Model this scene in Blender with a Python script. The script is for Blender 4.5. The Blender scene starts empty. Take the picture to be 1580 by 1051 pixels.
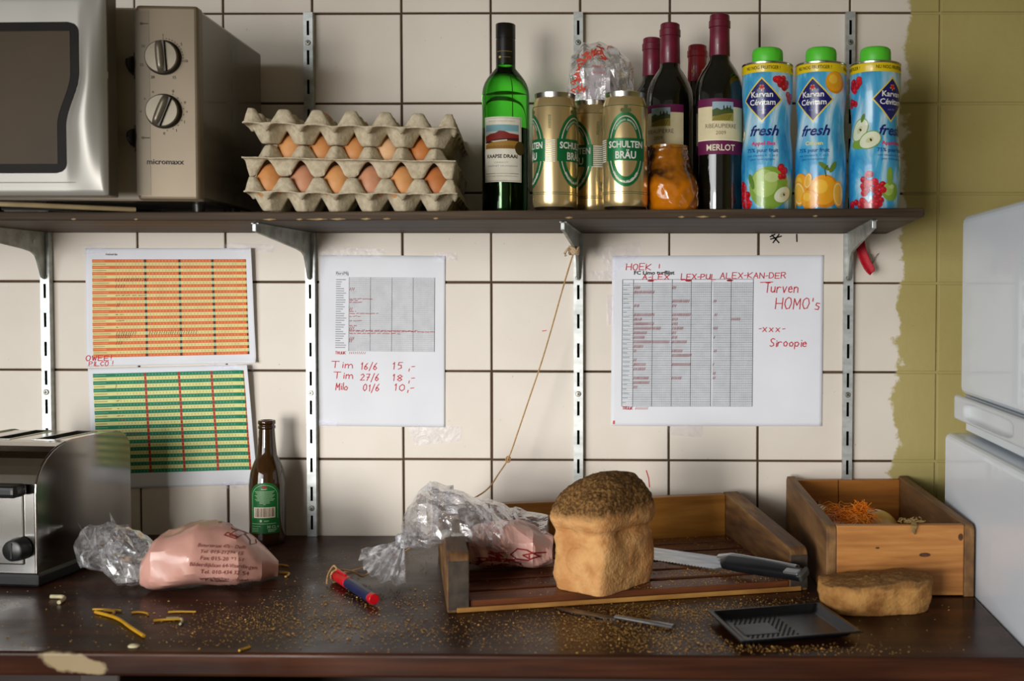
import bpy, bmesh, math, random
from mathutils import Vector, Matrix, noise, geometry
from mathutils.bvhtree import BVHTree

# ------------------------------------------------------------------ camera, world, light
S = bpy.context.scene
COL = S.collection
PI = math.pi
R = math.radians
rnd = random.Random(7)

FPX, CX, CY = 1700.0, 1028.56, 509.91          # focal length and principal point of the 1580 x 1051 frame
CAM = Vector((.4709, -1.8554, 1.3104))
cam = bpy.data.cameras.new('camera'); cam_o = bpy.data.objects.new('camera', cam); COL.objects.link(cam_o)
cam.sensor_fit = 'HORIZONTAL'; cam.sensor_width = 36.0
cam.lens = FPX / 1580 * 36.0
cam.shift_x = (790 - CX) / 1580
cam.shift_y = (CY - 525.5) / 1580
yaw, pitch, roll = R(-.7747), R(-1.8551), R(-.1302)
_f = Vector((math.sin(yaw)*math.cos(pitch), math.cos(yaw)*math.cos(pitch), math.sin(pitch)))
_r = Vector((math.cos(yaw), -math.sin(yaw), 0)); _d = _f.cross(_r)
_r2 = _r*math.cos(roll) + _d*math.sin(roll); _d2 = -_r*math.sin(roll) + _d*math.cos(roll)
cam_o.matrix_world = Matrix(((_r2.x, -_d2.x, -_f.x, CAM.x), (_r2.y, -_d2.y, -_f.y, CAM.y), (_r2.z, -_d2.z, -_f.z, CAM.z), (0, 0, 0, 1)))
cam.clip_start = .05; cam.clip_end = 50
cam.dof.use_dof = True; cam.dof.focus_distance = 1.72; cam.dof.aperture_fstop = 4.5
S.camera = cam_o

w = bpy.data.worlds.new('world'); S.world = w; w.use_nodes = True
w.node_tree.nodes['Background'].inputs[0].default_value = (1.0, .92, .78, 1)
w.node_tree.nodes['Background'].inputs[1].default_value = .34

def area(name, loc, target, sx, sy, power, color):
    l = bpy.data.lights.new(name, 'AREA'); l.shape = 'RECTANGLE'; l.size = sx; l.size_y = sy; l.energy = power; l.color = color
    o = bpy.data.objects.new(name, l); COL.objects.link(o); o.location = loc
    o.rotation_euler = (Vector(target) - Vector(loc)).to_track_quat('-Z', 'Y').to_euler()
    return o
wl_ = area('window_daylight', (-.98, -3.7, .98), (.05, 0, .60), .75, 1.05, 9.5, (1.0, .96, .90)); wl_.data.spread = R(50)
sw_ = area('wide_soft_fill', (-1.55, -3.25, 1.30), (.42, 0, .55), 2.3, 1.5, 23, (.97, .99, 1.0)); sw_.data.spread = R(76)  # added fill lamp: softens the shadows and brightens the refrigerator

S.view_settings.view_transform = 'Standard'; S.view_settings.look = 'None'
S.view_settings.exposure = -0.55; S.view_settings.gamma = 1.0; S.view_settings.use_curve_mapping = False

# ------------------------------------------------------------------ helpers
def lin(c):
    c = c/255.0
    return c/12.92 if c <= .04045 else ((c+.055)/1.055)**2.4
def rgb(r, g, b): return (lin(r), lin(g), lin(b), 1)

class MB:
    def __init__(s): s.v = []; s.f = []; s.m = []; s.s = []
    def add(s, vs, fs, mi=0, smooth=False, M=None):
        o = len(s.v)
        s.v += [tuple(M @ Vector(p)) if M else tuple(p) for p in vs]
        for f in fs: s.f.append([i+o for i in f]); s.m.append(mi); s.s.append(smooth)
        return s
    def box(s, x0, x1, y0, y1, z0, z1, mi=0, M=None):
        vs = [(x, y, z) for x in (x0, x1) for y in (y0, y1) for z in (z0, z1)]
        return s.add(vs, [(0,1,3,2), (4,6,7,5), (0,4,5,1), (2,3,7,6), (0,2,6,4), (1,5,7,3)], mi, False, M)
    def lathe(s, prof, n=40, mi=0, M=None, smooth=True):
        vs = []; fs = []
        for r, z in prof:
            for k in range(n):
                a = 2*PI*k/n; vs.append((r*math.cos(a), r*math.sin(a), z))
        for i in range(len(prof)-1):
            for k in range(n):
                k2 = (k+1) % n
                fs.append((i*n+k, i*n+k2, (i+1)*n+k2, (i+1)*n+k))
        return s.add(vs, fs, mi, smooth, M)
    def tube(s, pts, r, n=8, mi=0, caps=True, smooth=True, M=None, flat=None):
        pts = [Vector(p) for p in pts]; vs = []; fs = []
        N = len(pts); up = Vector((0, 0, 1))
        for i, p in enumerate(pts):
            t = (pts[min(i+1, N-1)] - pts[max(i-1, 0)])
            t = t.normalized() if t.length > 1e-9 else Vector((1, 0, 0))
            a = t.cross(up)
            if a.length < .05: a = t.cross(Vector((1, 0, 0)))
            a.normalize(); b = a.cross(t).normalized()
            rr = r[i] if isinstance(r, (list, tuple)) else r
            for k in range(n):
                q = 2*PI*k/n
                vs.append(p + a*(rr*math.cos(q)) + b*(rr*math.sin(q)*(flat or 1)))
        for i in range(N-1):
            for k in range(n):
                k2 = (k+1) % n
                fs.append((i*n+k, i*n+k2, (i+1)*n+k2, (i+1)*n+k))
        if caps: fs.append(tuple(range(n-1, -1, -1))); fs.append(tuple((N-1)*n+k for k in range(n)))
        return s.add(vs, fs, mi, smooth, M)
    def grid(s, fn, nu, nv, mi=0, smooth=True, closed=False, M=None):
        vs = [fn(i/nu, j/nv) for i in range(nu+1) for j in range(nv+(0 if closed else 1))]
        c = nv if closed else nv+1; fs = []
        for i in range(nu):
            for j in range(nv):
                j2 = (j+1) % c if closed else j+1
                fs.append((i*c+j, (i+1)*c+j, (i+1)*c+j2, i*c+j2))
        return s.add(vs, fs, mi, smooth, M)
    def prism(s, poly, fn, t0, t1, mi=0, smooth=False, M=None):
        n = len(poly); vs = [fn(a, b, t0) for a, b in poly] + [fn(a, b, t1) for a, b in poly]
        fs = [(k, (k+1) % n, n+(k+1) % n, n+k) for k in range(n)] + [tuple(range(n-1, -1, -1)), tuple(range(n, 2*n))]
        return s.add(vs, fs, mi, smooth, M)
    def build(s, name, mats, parent=None, bevel=0, seg=2, angle=35, solid=0, sub=0, recalc=True):
        me = bpy.data.meshes.new(name); me.from_pydata(s.v, [], s.f)
        for m in (mats if isinstance(mats, (list, tuple)) else [mats]): me.materials.append(m)
        me.polygons.foreach_set('material_index', s.m); me.polygons.foreach_set('use_smooth', s.s)
        if recalc:
            bm = bmesh.new(); bm.from_mesh(me); bmesh.ops.recalc_face_normals(bm, faces=bm.faces); bm.to_mesh(me); bm.free()
        me.update()
        if any(s.s): me.set_sharp_from_angle(angle=R(angle))
        o = bpy.data.objects.new(name, me); COL.objects.link(o)
        if parent is not None: o.parent = parent
        if solid:
            md = o.modifiers.new('Solidify', 'SOLIDIFY'); md.thickness = solid; md.offset = 0
        if bevel:
            md = o.modifiers.new('Bevel', 'BEVEL'); md.width = bevel; md.segments = seg; md.limit_method = 'ANGLE'; md.angle_limit = R(40)
        if sub:
            md = o.modifiers.new('Subdivision', 'SUBSURF'); md.levels = sub; md.render_levels = sub
        return o

def tag(o, label, cat, group=None, kind=None):
    if label: o['label'] = label
    if cat: o['category'] = cat
    if group: o['group'] = group
    if kind: o['kind'] = kind
    return o
def thing(name, label, cat, loc=(0, 0, 0), rz=0, group=None, kind=None, rot=None):
    o = bpy.data.objects.new(name, None); COL.objects.link(o); o.location = loc
    o.rotation_euler = rot if rot else (0, 0, rz); o.empty_display_size = .05
    return tag(o, label, cat, group, kind)
def copy_tree(o, parent=None):
    c = o.copy(); COL.objects.link(c); c.parent = parent
    for ch in list(o.children): copy_tree(ch, c)
    return c

# ---- materials
def new_mat(name):
    m = bpy.data.materials.new(name); m.use_nodes = True; nt = m.node_tree; b = nt.nodes['Principled BSDF']
    return m, nt, b
def nd(nt, t, **kw):
    n = nt.nodes.new(t)
    for k, v in kw.items(): setattr(n, k, v)
    return n
def coords(nt, space, scale):
    if space == 'World': src = nd(nt, 'ShaderNodeNewGeometry').outputs['Position']
    else: src = nd(nt, 'ShaderNodeTexCoord').outputs['Object']
    mp = nd(nt, 'ShaderNodeMapping'); mp.inputs['Scale'].default_value = scale
    nt.links.new(src, mp.inputs['Vector']); return mp.outputs['Vector']
def PM(name, c1, c2=None, scale=(30, 30, 30), rough=.5, metal=0, bump=0, bscale=None, detail=4, lo=.35, hi=.65, spec=.5,
       coat=0, trans=0, ior=1.45, alpha=1, space='Object', r2=None, sss=0, sheen=0, bdist=.001, coatr=.03):
    m, nt, b = new_mat(name); L = nt.links
    b.inputs['Base Color'].default_value = c1; b.inputs['Roughness'].default_value = rough; b.inputs['Metallic'].default_value = metal
    b.inputs['Specular IOR Level'].default_value = spec; b.inputs['Coat Weight'].default_value = coat; b.inputs['Coat Roughness'].default_value = coatr
    b.inputs['Transmission Weight'].default_value = trans; b.inputs['IOR'].default_value = ior; b.inputs['Alpha'].default_value = alpha
    if sss: b.inputs['Subsurface Weight'].default_value = sss; b.inputs['Subsurface Radius'].default_value = (.01, .005, .003); b.inputs['Subsurface Scale'].default_value = .6
    if c2 is not None:
        v = coords(nt, space, scale); n = nd(nt, 'ShaderNodeTexNoise'); n.inputs['Scale'].default_value = 1; n.inputs['Detail'].default_value = detail
        L.new(v, n.inputs['Vector'])
        cr = nd(nt, 'ShaderNodeValToRGB'); cr.color_ramp.elements[0].position = lo; cr.color_ramp.elements[1].position = hi
        cr.color_ramp.elements[0].color = c1; cr.color_ramp.elements[1].color = c2
        L.new(n.outputs['Fac'], cr.inputs['Fac']); L.new(cr.outputs['Color'], b.inputs['Base Color'])
        if r2 is not None:
            mr = nd(nt, 'ShaderNodeMapRange'); mr.inputs['To Min'].default_value = rough; mr.inputs['To Max'].default_value = r2
            mr.inputs['From Min'].default_value = .3; mr.inputs['From Max'].default_value = .7
            L.new(n.outputs['Fac'], mr.inputs['Value']); L.new(mr.outputs['Result'], b.inputs['Roughness'])
    if bump:
        v = coords(nt, space, bscale or scale); n = nd(nt, 'ShaderNodeTexNoise'); n.inputs['Scale'].default_value = 1; n.inputs['Detail'].default_value = 5
        L.new(v, n.inputs['Vector']); bp = nd(nt, 'ShaderNodeBump'); bp.inputs['Strength'].default_value = bump; bp.inputs['Distance'].default_value = bdist
        L.new(n.outputs['Fac'], bp.inputs['Height']); L.new(bp.outputs['Normal'], b.inputs['Normal'])
    return m
_flat = {}
def FL(r, g, b, rough=.55, spec=.3, metal=0, coat=0):
    k = (r, g, b, rough, metal, coat)
    if k not in _flat: _flat[k] = PM('ink_%d_%d_%d' % (r, g, b), rgb(r, g, b), tuple(x*.9 for x in rgb(r, g, b)[:3]) + (1,), (60, 60, 60), rough=rough, spec=spec, metal=metal, coat=coat)
    return _flat[k]
def wood(name, c1, c2, c3, scale, rough=.5, bump=.15, coat=0, spec=.4, space='Object', dist=2.5):
    # grain runs along the axis with the small scale
    m, nt, b = new_mat(name); L = nt.links
    v = coords(nt, space, scale)
    n1 = nd(nt, 'ShaderNodeTexNoise'); n1.inputs['Scale'].default_value = 1; n1.inputs['Detail'].default_value = 6; n1.inputs['Distortion'].default_value = dist*.3; L.new(v, n1.inputs['Vector'])
    v2 = coords(nt, space, tuple(x*5 for x in scale)); n2 = nd(nt, 'ShaderNodeTexNoise'); n2.inputs['Scale'].default_value = 1; n2.inputs['Detail'].default_value = 3; L.new(v2, n2.inputs['Vector'])
    cr = nd(nt, 'ShaderNodeValToRGB'); e = cr.color_ramp.elements; e[0].position = .3; e[0].color = c1; e[1].position = .7; e[1].color = c3
    x = e.new(.5); x.color = c2
    ad = nd(nt, 'ShaderNodeMath', operation='MULTIPLY_ADD'); ad.inputs[1].default_value = .35; L.new(n2.outputs['Fac'], ad.inputs[0])
    sb = nd(nt, 'ShaderNodeMath', operation='SUBTRACT'); sb.inputs[1].default_value = .175; L.new(n1.outputs['Fac'], sb.inputs[0]); L.new(sb.outputs[0], ad.inputs[2])
    L.new(ad.outputs[0], cr.inputs['Fac']); L.new(cr.outputs['Color'], b.inputs['Base Color'])
    b.inputs['Roughness'].default_value = rough; b.inputs['Coat Weight'].default_value = coat; b.inputs['Coat Roughness'].default_value = .18; b.inputs['Specular IOR Level'].default_value = spec
    bp = nd(nt, 'ShaderNodeBump'); bp.inputs['Strength'].default_value = bump; bp.inputs['Distance'].default_value = .001
    L.new(ad.outputs[0], bp.inputs['Height']); L.new(bp.outputs['Normal'], b.inputs['Normal'])
    return m

def tile_material(name, base, base2, rough, grout=False):
    # glazed tile with old yellow wall paint running over it to the right of a ragged edge (world x about 0.85)
    m, nt, b = new_mat(name); L = nt.links
    pos = nd(nt, 'ShaderNodeNewGeometry').outputs['Position']
    sx = nd(nt, 'ShaderNodeSeparateXYZ'); L.new(pos, sx.inputs[0])
    n = nd(nt, 'ShaderNodeTexNoise'); n.inputs['Scale'].default_value = 14; n.inputs['Detail'].default_value = 7; n.inputs['Roughness'].default_value = .65; L.new(pos, n.inputs['Vector'])
    ma = nd(nt, 'ShaderNodeMath', operation='MULTIPLY_ADD'); ma.inputs[1].default_value = .09; L.new(n.outputs['Fac'], ma.inputs[0]); L.new(sx.outputs['X'], ma.inputs[2])
    mz = nd(nt, 'ShaderNodeMath', operation='MULTIPLY_ADD'); mz.inputs[1].default_value = -.022; L.new(sx.outputs['Z'], mz.inputs[0]); L.new(ma.outputs[0], mz.inputs[2])
    mr = nd(nt, 'ShaderNodeMapRange'); mr.inputs['From Min'].default_value = .850; mr.inputs['From Max'].default_value = .856; L.new(mz.outputs[0], mr.inputs['Value'])
    n2 = nd(nt, 'ShaderNodeTexNoise'); n2.inputs['Scale'].default_value = 5; n2.inputs['Detail'].default_value = 4; L.new(pos, n2.inputs['Vector'])
    c1 = nd(nt, 'ShaderNodeValToRGB'); c1.color_ramp.elements[0].position = .35; c1.color_ramp.elements[1].position = .65
    c1.color_ramp.elements[0].color = base; c1.color_ramp.elements[1].color = base2; L.new(n2.outputs['Fac'], c1.inputs['Fac'])
    c2 = nd(nt, 'ShaderNodeValToRGB'); c2.color_ramp.elements[0].position = .3; c2.color_ramp.elements[1].position = .7
    c2.color_ramp.elements[0].color = rgb(172, 157, 96); c2.color_ramp.elements[1].color = rgb(184, 170, 112); L.new(n2.outputs['Fac'], c2.inputs['Fac'])
    mx = nd(nt, 'ShaderNodeMix', data_type='RGBA'); L.new(mr.outputs[0], mx.inputs['Factor']); L.new(c1.outputs[0], mx.inputs[6]); L.new(c2.outputs[0], mx.inputs[7])
    # little specks of dirt
    n3 = nd(nt, 'ShaderNodeTexNoise'); n3.inputs['Scale'].default_value = 160; n3.inputs['Detail'].default_value = 1; L.new(pos, n3.inputs['Vector'])
    m3 = nd(nt, 'ShaderNodeMapRange'); m3.inputs['From Min'].default_value = .76; m3.inputs['From Max'].default_value = .82; m3.inputs['To Max'].default_value = .45; L.new(n3.outputs['Fac'], m3.inputs['Value'])
    m4 = nd(nt, 'ShaderNodeMix', data_type='RGBA'); L.new(m3.outputs[0], m4.inputs['Factor']); L.new(mx.outputs[2], m4.inputs[6]); m4.inputs[7].default_value = rgb(110, 90, 60)
    L.new(m4.outputs[2], b.inputs['Base Color']); b.inputs['Specular IOR Level'].default_value = .3
    rr = nd(nt, 'ShaderNodeMapRange'); rr.inputs['To Min'].default_value = rough; rr.inputs['To Max'].default_value = .5; L.new(mr.outputs[0], rr.inputs['Value']); L.new(rr.outputs[0], b.inputs['Roughness'])
    bn = nd(nt, 'ShaderNodeTexNoise'); bn.inputs['Scale'].default_value = 60; bn.inputs['Detail'].default_value = 3; L.new(pos, bn.inputs['Vector'])
    bs = nd(nt, 'ShaderNodeMapRange'); bs.inputs['To Min'].default_value = .03; bs.inputs['To Max'].default_value = .35; L.new(mr.outputs[0], bs.inputs['Value'])
    bp = nd(nt, 'ShaderNodeBump'); bp.inputs['Distance'].default_value = .002; L.new(bs.outputs[0], bp.inputs['Strength']); L.new(bn.outputs['Fac'], bp.inputs['Height']); L.new(bp.outputs[0], b.inputs['Normal'])
    return m

MT = dict(
    tile=tile_material('white_glazed_tile', rgb(222, 212, 199), rgb(232, 223, 211), .42),
    grout=tile_material('brown_grout', rgb(92, 72, 54), rgb(70, 54, 40), .9, True),
    galv=PM('galvanised_steel', rgb(196, 200, 198), rgb(168, 172, 170), (40, 40, 90), rough=.38, metal=.55, bump=.05),
    bracket=PM('bracket_steel', rgb(172, 175, 168), rgb(136, 138, 130), (40, 40, 40), rough=.42, metal=.6),
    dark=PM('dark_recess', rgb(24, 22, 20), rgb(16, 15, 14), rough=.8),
    screw=PM('screw_steel', rgb(178, 176, 166), rgb(120, 118, 110), (300, 300, 300), rough=.35, metal=.8),
    black=PM('black_plastic', rgb(20, 20, 21), rgb(28, 28, 28), rough=.35),
    chrome=PM('polished_steel', rgb(200, 196, 190), rgb(180, 176, 170), (8, 8, 8), rough=.10, metal=1, r2=.2),
    silver=PM('silver_plastic', rgb(172, 162, 148), rgb(162, 152, 138), (20, 20, 20), rough=.38, metal=.25),
    paper=PM('white_paper', rgb(236, 238, 244), rgb(230, 232, 239), (9, 9, 9), rough=.75, spec=.2),
    glassgreen=PM('green_bottle_glass', (.32, .94, .24, 1), rough=.03, trans=1, ior=1.3, spec=.6),
    glassbrown=PM('brown_bottle_glass', rgb(58, 34, 12), rgb(44, 26, 10), (20, 20, 20), rough=.06, coat=.6, spec=.6),
    glassdark=PM('dark_bottle_glass', rgb(14, 15, 11), rgb(9, 10, 8), (20, 20, 20), rough=.06, coat=.7, spec=.6),
    wine=PM('red_wine', rgb(18, 6, 8), rgb(10, 4, 5), rough=.15),
    pulp=PM('paper_pulp', rgb(205, 192, 166), rgb(182, 168, 142), (120, 120, 120), rough=.95, bump=.6, bscale=(260, 260, 260), spec=.1, bdist=.0015),
)

# ---- printed matter on surfaces
def font_mesh(s, size=1, bold=0, shear=0):
    cu = bpy.data.curves.new('t', 'FONT'); cu.body = s; cu.size = size; cu.shear = shear; cu.offset = bold; cu.resolution_u = 2
    o = bpy.data.objects.new('t', cu); me = o.to_mesh()
    vs = [(v.co.x, v.co.y) for v in me.vertices]; fs = [tuple(p.vertices) for p in me.polygons]
    o.to_mesh_clear(); bpy.data.objects.remove(o); bpy.data.curves.remove(cu)
    return vs, fs

GL = {'A': ['00 .5,1 10', '.2,.4 .8,.4'], 'B': ['00 01 .7,1 .9,.8 .6,.55 0,.5', '.6,.55 1,.3 .7,0 00'], 'C': ['1,.85 .5,1 0,.5 .5,0 1,.15'], 'D': ['00 01 .6,1 1,.6 .9,.2 .5,0 00'],
 'E': ['10 00 01 11', '0,.5 .8,.5'], 'F': ['00 01 11', '0,.5 .8,.5'], 'H': ['00 01', '10 11', '0,.5 1,.5'], 'I': ['.5,0 .5,1'], 'K': ['00 01', '1,1 0,.45 1,0'], 'L': ['01 00 1,0'],
 'M': ['00 .05,1 .5,.35 .95,1 10'], 'N': ['00 01 10 11'], 'O': ['.5,1 .1,.8 0,.4 .3,0 .75,.05 1,.5 .85,.9 .5,1'], 'P': ['00 01 .7,1 1,.75 .6,.5 0,.45'], 'R': ['00 01 .7,1 .95,.75 .6,.5 0,.45', '.5,.5 1,0'],
 'S': ['1,.9 .5,1 .1,.8 .3,.55 .8,.4 .9,.15 .4,0 0,.1'], 'T': ['.5,0 .5,1', '01 11'], 'U': ['01 0,.2 .4,0 .9,.2 11', '11 10'], 'V': ['01 .5,0 11'], 'W': ['01 .25,0 .5,.7 .75,0 11'], 'X': ['00 11', '01 10'],
 'a': ['.9,.6 .3,.6 0,.3 .3,0 .8,.15 .9,.6 .95,0'], 'e': ['0,.35 .9,.35 .6,.62 .1,.5 .1,.1 .5,0 .9,.1'], 'i': ['.5,0 .5,.55', '.5,.75 .52,.82'], 'l': ['.5,0 .5,1'],
 'm': ['0,0 0,.6', '0,.4 .3,.6 .45,.4 .45,0', '.45,.4 .75,.6 .95,.4 1,0'], 'n': ['0,0 0,.6', '0,.4 .4,.6 .85,.5 .9,0'], 'o': ['.5,.6 .05,.4 .2,.05 .7,.02 .95,.35 .5,.6'], 'p': ['0,.6 0,-.35', '0,.5 .6,.6 .95,.35 .6,0 0,.1'],
 'r': ['0,0 .05,.6', '.05,.4 .5,.62 .9,.55'], 's': ['.8,.55 .3,.6 .2,.4 .7,.25 .6,0 .1,.05'], 'u': ['0,.6 .05,.1 .5,0 .85,.2', '.9,.6 .9,0'], 'v': ['0,.6 .4,0 .9,.6'], 'x': ['0,0 .8,.6', '0,.6 .8,0'],
 '0': ['.5,1 .1,.7 .1,.25 .5,0 .9,.3 .85,.8 .5,1'], '1': ['.2,.75 .55,1 .55,0'], '2': ['0,.8 .5,1 .85,.7 0,0 1,.05'], '5': ['.9,1 .3,1 .2,.6 .7,.6 .8,.2 .3,0'], '6': ['.8,1 .2,.5 .1,.15 .5,0 .9,.25 .5,.5 .15,.3'],
 '7': ['0,.95 .9,1 .3,0', '.2,.5 .8,.5'], '8': ['.5,.5 .1,.75 .5,1 .9,.75 .5,.5 .1,.25 .5,0 .9,.25 .5,.5'], '/': ['0,-.2 1,1.1'], ',': ['.5,.1 .3,-.25'], '-': ['0,.45 .9,.5'], "'": ['.5,1.05 .4,.75'], '!': ['.5,.3 .55,1', '.5,0 .5,.05'], ' ': []}
def glyph(ch):
    out = []
    for st in GL.get(ch, []):
        pts = []
        for t in st.split():
            if ',' in t: a, b = t.split(','); pts.append((float(a), float(b)))
            else: pts.append((float(t[0]), float(t[1])))
        out.append(pts)
    return out

class Print:
    """Flat print laid on a surface: surf(u, v, h) gives the 3D point for surface metres u, v lifted by h."""
    def __init__(s, surf, maxlen=.006, step=.00009, base=.00015): s.surf = surf; s.maxlen = maxlen; s.step = step; s.base = base; s.mb = MB(); s.mats = []
    def mi(s, m):
        if m not in s.mats: s.mats.append(m)
        return s.mats.index(m)
    def tris(s, tl, mat, layer, maxlen=None):
        ml = maxlen or s.maxlen; stack = list(tl); k = s.mi(mat); h = s.base + s.step*layer; vs = []; fs = []
        while stack:
            a, b, c = stack.pop()
            e = [math.dist(a, b), math.dist(b, c), math.dist(c, a)]; mx = max(e)
            if mx > ml:
                i = e.index(mx); p = (a, b, c); q0, q1, q2 = p[i], p[(i+1) % 3], p[(i+2) % 3]
                md = ((q0[0]+q1[0])/2, (q0[1]+q1[1])/2); stack += [(q0, md, q2), (md, q1, q2)]
            else:
                o = len(vs); q = [s.surf(*a, h), s.surf(*b, h), s.surf(*c, h)]
                if None in q: continue
                vs += q; fs.append((o, o+1, o+2))
        s.mb.add(vs, fs, k)
    def poly(s, pts, mat, layer=0, maxlen=None):
        t = geometry.tessellate_polygon([[Vector((p[0], p[1], 0)) for p in pts]])
        s.tris([tuple(tuple(pts[i]) for i in f) for f in t], mat, layer, maxlen)
    def rect(s, u0, v0, u1, v1, mat, layer=0, maxlen=None):
        s.tris([((u0, v0), (u1, v0), (u1, v1)), ((u0, v0), (u1, v1), (u0, v1))], mat, layer, maxlen)
    def disc(s, u, v, ru, rv, mat, layer=0, n=18, a0=0, a1=2*PI, tilt=0):
        pts = []
        for k in range(n+1):
            a = a0+(a1-a0)*k/n; x, y = ru*math.cos(a), rv*math.sin(a)
            pts.append((u + x*math.cos(tilt)-y*math.sin(tilt), v + x*math.sin(tilt)+y*math.cos(tilt)))
        s.tris([((u, v), pts[k], pts[k+1]) for k in range(n)], mat, layer)
    def ring(s, u, v, r0u, r0v, r1u, r1v, mat, layer=0, n=40, a0=0, a1=2*PI):
        for k in range(n):
            a, b = a0+(a1-a0)*k/n, a0+(a1-a0)*(k+1)/n
            p = [(u+x*math.cos(t), v+y*math.sin(t)) for x, y, t in ((r0u, r0v, a), (r1u, r1v, a), (r1u, r1v, b), (r0u, r0v, b))]
            s.tris([(p[0], p[1], p[2]), (p[0], p[2], p[3])], mat, layer)
    def stroke(s, pts, wd, mat, layer=0):
        for (a, b), (c, d) in zip(pts, pts[1:]):
            l = math.hypot(c-a, d-b)
            if l < 1e-7: continue
            nx, ny = -(d-b)/l*wd/2, (c-a)/l*wd/2; ex, ey = (c-a)/l*wd*.3, (d-b)/l*wd*.3
            p = [(a-ex+nx, b-ey+ny), (a-ex-nx, b-ey-ny), (c+ex-nx, d+ey-ny), (c+ex+nx, d+ey+ny)]
            s.tris([(p[0], p[1], p[2]), (p[0], p[2], p[3])], mat, layer)
    def text(s, t, u, v, height, mat, layer=1, width=None, align='C', bold=0, shear=0, rot=0, arc=None):
        # height = cap height; arc = (cu, cv, radius_u, radius_v, start angle, dir) bends the line of type
        vs, fs = font_mesh(t, 1, bold, shear)
        if not vs: return
        x0 = min(p[0] for p in vs); x1 = max(p[0] for p in vs); sc = height/.69
        sx = (width/(x1-x0)) if width else sc; tot = (x1-x0)*sx
        off = {'L': 0, 'C': -tot/2, 'R': -tot}[align]; out = []
        for x, y in vs:
            px, py = (x-x0)*sx+off, y*sc
            if arc:
                cu, cv, ru, rv, a0, d = arc; a = a0 - d*px/((ru+rv)/2)
                out.append((cu+(ru+d*py)*math.cos(a), cv+(rv+d*py)*math.sin(a)))
            else: out.append((u+px*math.cos(rot)-py*math.sin(rot), v+px*math.sin(rot)+py*math.cos(rot)))
        tl = []
        for f in fs:
            for k in range(1, len(f)-1): tl.append((out[f[0]], out[f[k]], out[f[k+1]]))
        s.tris(tl, mat, layer)
    def hand(s, t, u, v, h, width, mat, wd, layer=2, lean=.1, jit=.05):
        narrow = {'i': .35, 'l': .35, 'I': .4, '1': .6, ',': .4, "'": .35, '!': .4, ' ': .5, '-': .6, '/': .7}
        adv = [narrow.get(c, 1.0) for c in t]; k = width/sum(adv); x = u
        for c, a in zip(t, adv):
            wl = a*k*.74; dv = rnd.uniform(-jit, jit)*h; hh = h*rnd.uniform(.92, 1.06)
            for st in glyph(c):
                s.stroke([(x+p[0]*wl+lean*p[1]*hh, v+dv+p[1]*hh) for p in st], wd, mat, layer)
            x += a*k
    def build(s, name, parent): return s.mb.build(name, s.mats, parent, recalc=False)

def cyl_surf(rfun, theta0, Rn):
    def f(u, v, h):
        a = theta0 + u/Rn; r = rfun(v)+h
        return (r*math.sin(a), -r*math.cos(a), v)
    return f
def prof_fn(prof):
    def f(z):
        for (r0, z0), (r1, z1) in zip(prof, prof[1:]):
            if z0 <= z <= z1 and z1 > z0: return r0+(r1-r0)*(z-z0)/(z1-z0)
        return prof[-1][0]
    return f
def view_angle(x, y):            # turn about z that faces a label made at theta 0 towards a viewer in front of the counter
    return math.atan2(.4709-x, 1.8554+y)

# ------------------------------------------------------------------ the setting
fl = MB().box(-3, 1.6, -4.2, .1, -.02, 0).build('floor', PM('floor_tiles_brown', rgb(120, 100, 84), rgb(98, 82, 70), (3, 3, 3), rough=.5))
tag(fl, 'brown floor of the kitchen', None, kind='structure')
cl = MB().box(-3, 1.6, -4.2, .1, 2.55, 2.6).build('ceiling', PM('ceiling_paint', rgb(214, 208, 196), rgb(206, 200, 188), (3, 3, 3), rough=.9))
tag(cl, 'off-white ceiling of the kitchen', None, kind='structure')
wr = MB().box(1.52, 1.6, -4.2, .1, 0, 2.55).build('wall_right', PM('yellow_wall_paint', rgb(190, 172, 96), rgb(178, 160, 86), (6, 6, 6), rough=.7, bump=.2))
tag(wr, 'yellow painted wall behind the refrigerator', None, kind='structure')
wall = MB().box(-3, 1.6, .003, .1, 0, 2.55).build('wall_back', MT['grout'])
tag(wall, 'white tiled wall with brown joints and old yellow paint towards the right', None, kind='structure')
ZROW = 1.7805                                                        # height of the joint that runs just above the rails
def tile_mesh():
    h, c = .0731, .0012; m = MB()
    o = [(-h, 0, -h), (h, 0, -h), (h, 0, h), (-h, 0, h)]; k = h-c
    vs = [(x, .006, z) for x, _, z in o] + [(x, .0008, z) for x, _, z in o] + [(x*k/h, 0, z*k/h) for x, _, z in o]
    fs = [(8, 9, 10, 11)] + [(i, (i+1) % 4, 4+(i+1) % 4, 4+i) for i in range(4)] + [(4+i, 4+(i+1) % 4, 8+(i+1) % 4, 8+i) for i in range(4)]
    m.add(vs, fs); me = bpy.data.meshes.new('tile'); me.from_pydata(m.v, [], m.f); me.materials.append(MT['tile'])
    bm = bmesh.new(); bm.from_mesh(me); bmesh.ops.recalc_face_normals(bm, faces=bm.faces)
    if [f for f in bm.faces if len(f.verts) == 4 and abs(f.normal.y) > .99][0].normal.y > 0: bmesh.ops.reverse_faces(bm, faces=bm.faces)
    bm.to_mesh(me); bm.free(); return me
tm = tile_mesh()
for i in range(-9, 8):
    for j in range(-2, 6):
        t = bpy.data.objects.new('tile', tm); COL.objects.link(t); t.parent = wall
        t.location = (.15*(i+.5) + rnd.uniform(-.0004, .0004), rnd.uniform(-.0004, .0002), ZROW - .15*(j+.5) + rnd.uniform(-.0004, .0004))
        t.rotation_euler = (R(rnd.uniform(-.18, .18)), R(rnd.uniform(-.12, .12)), R(rnd.uniform(-.18, .18)))

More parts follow.
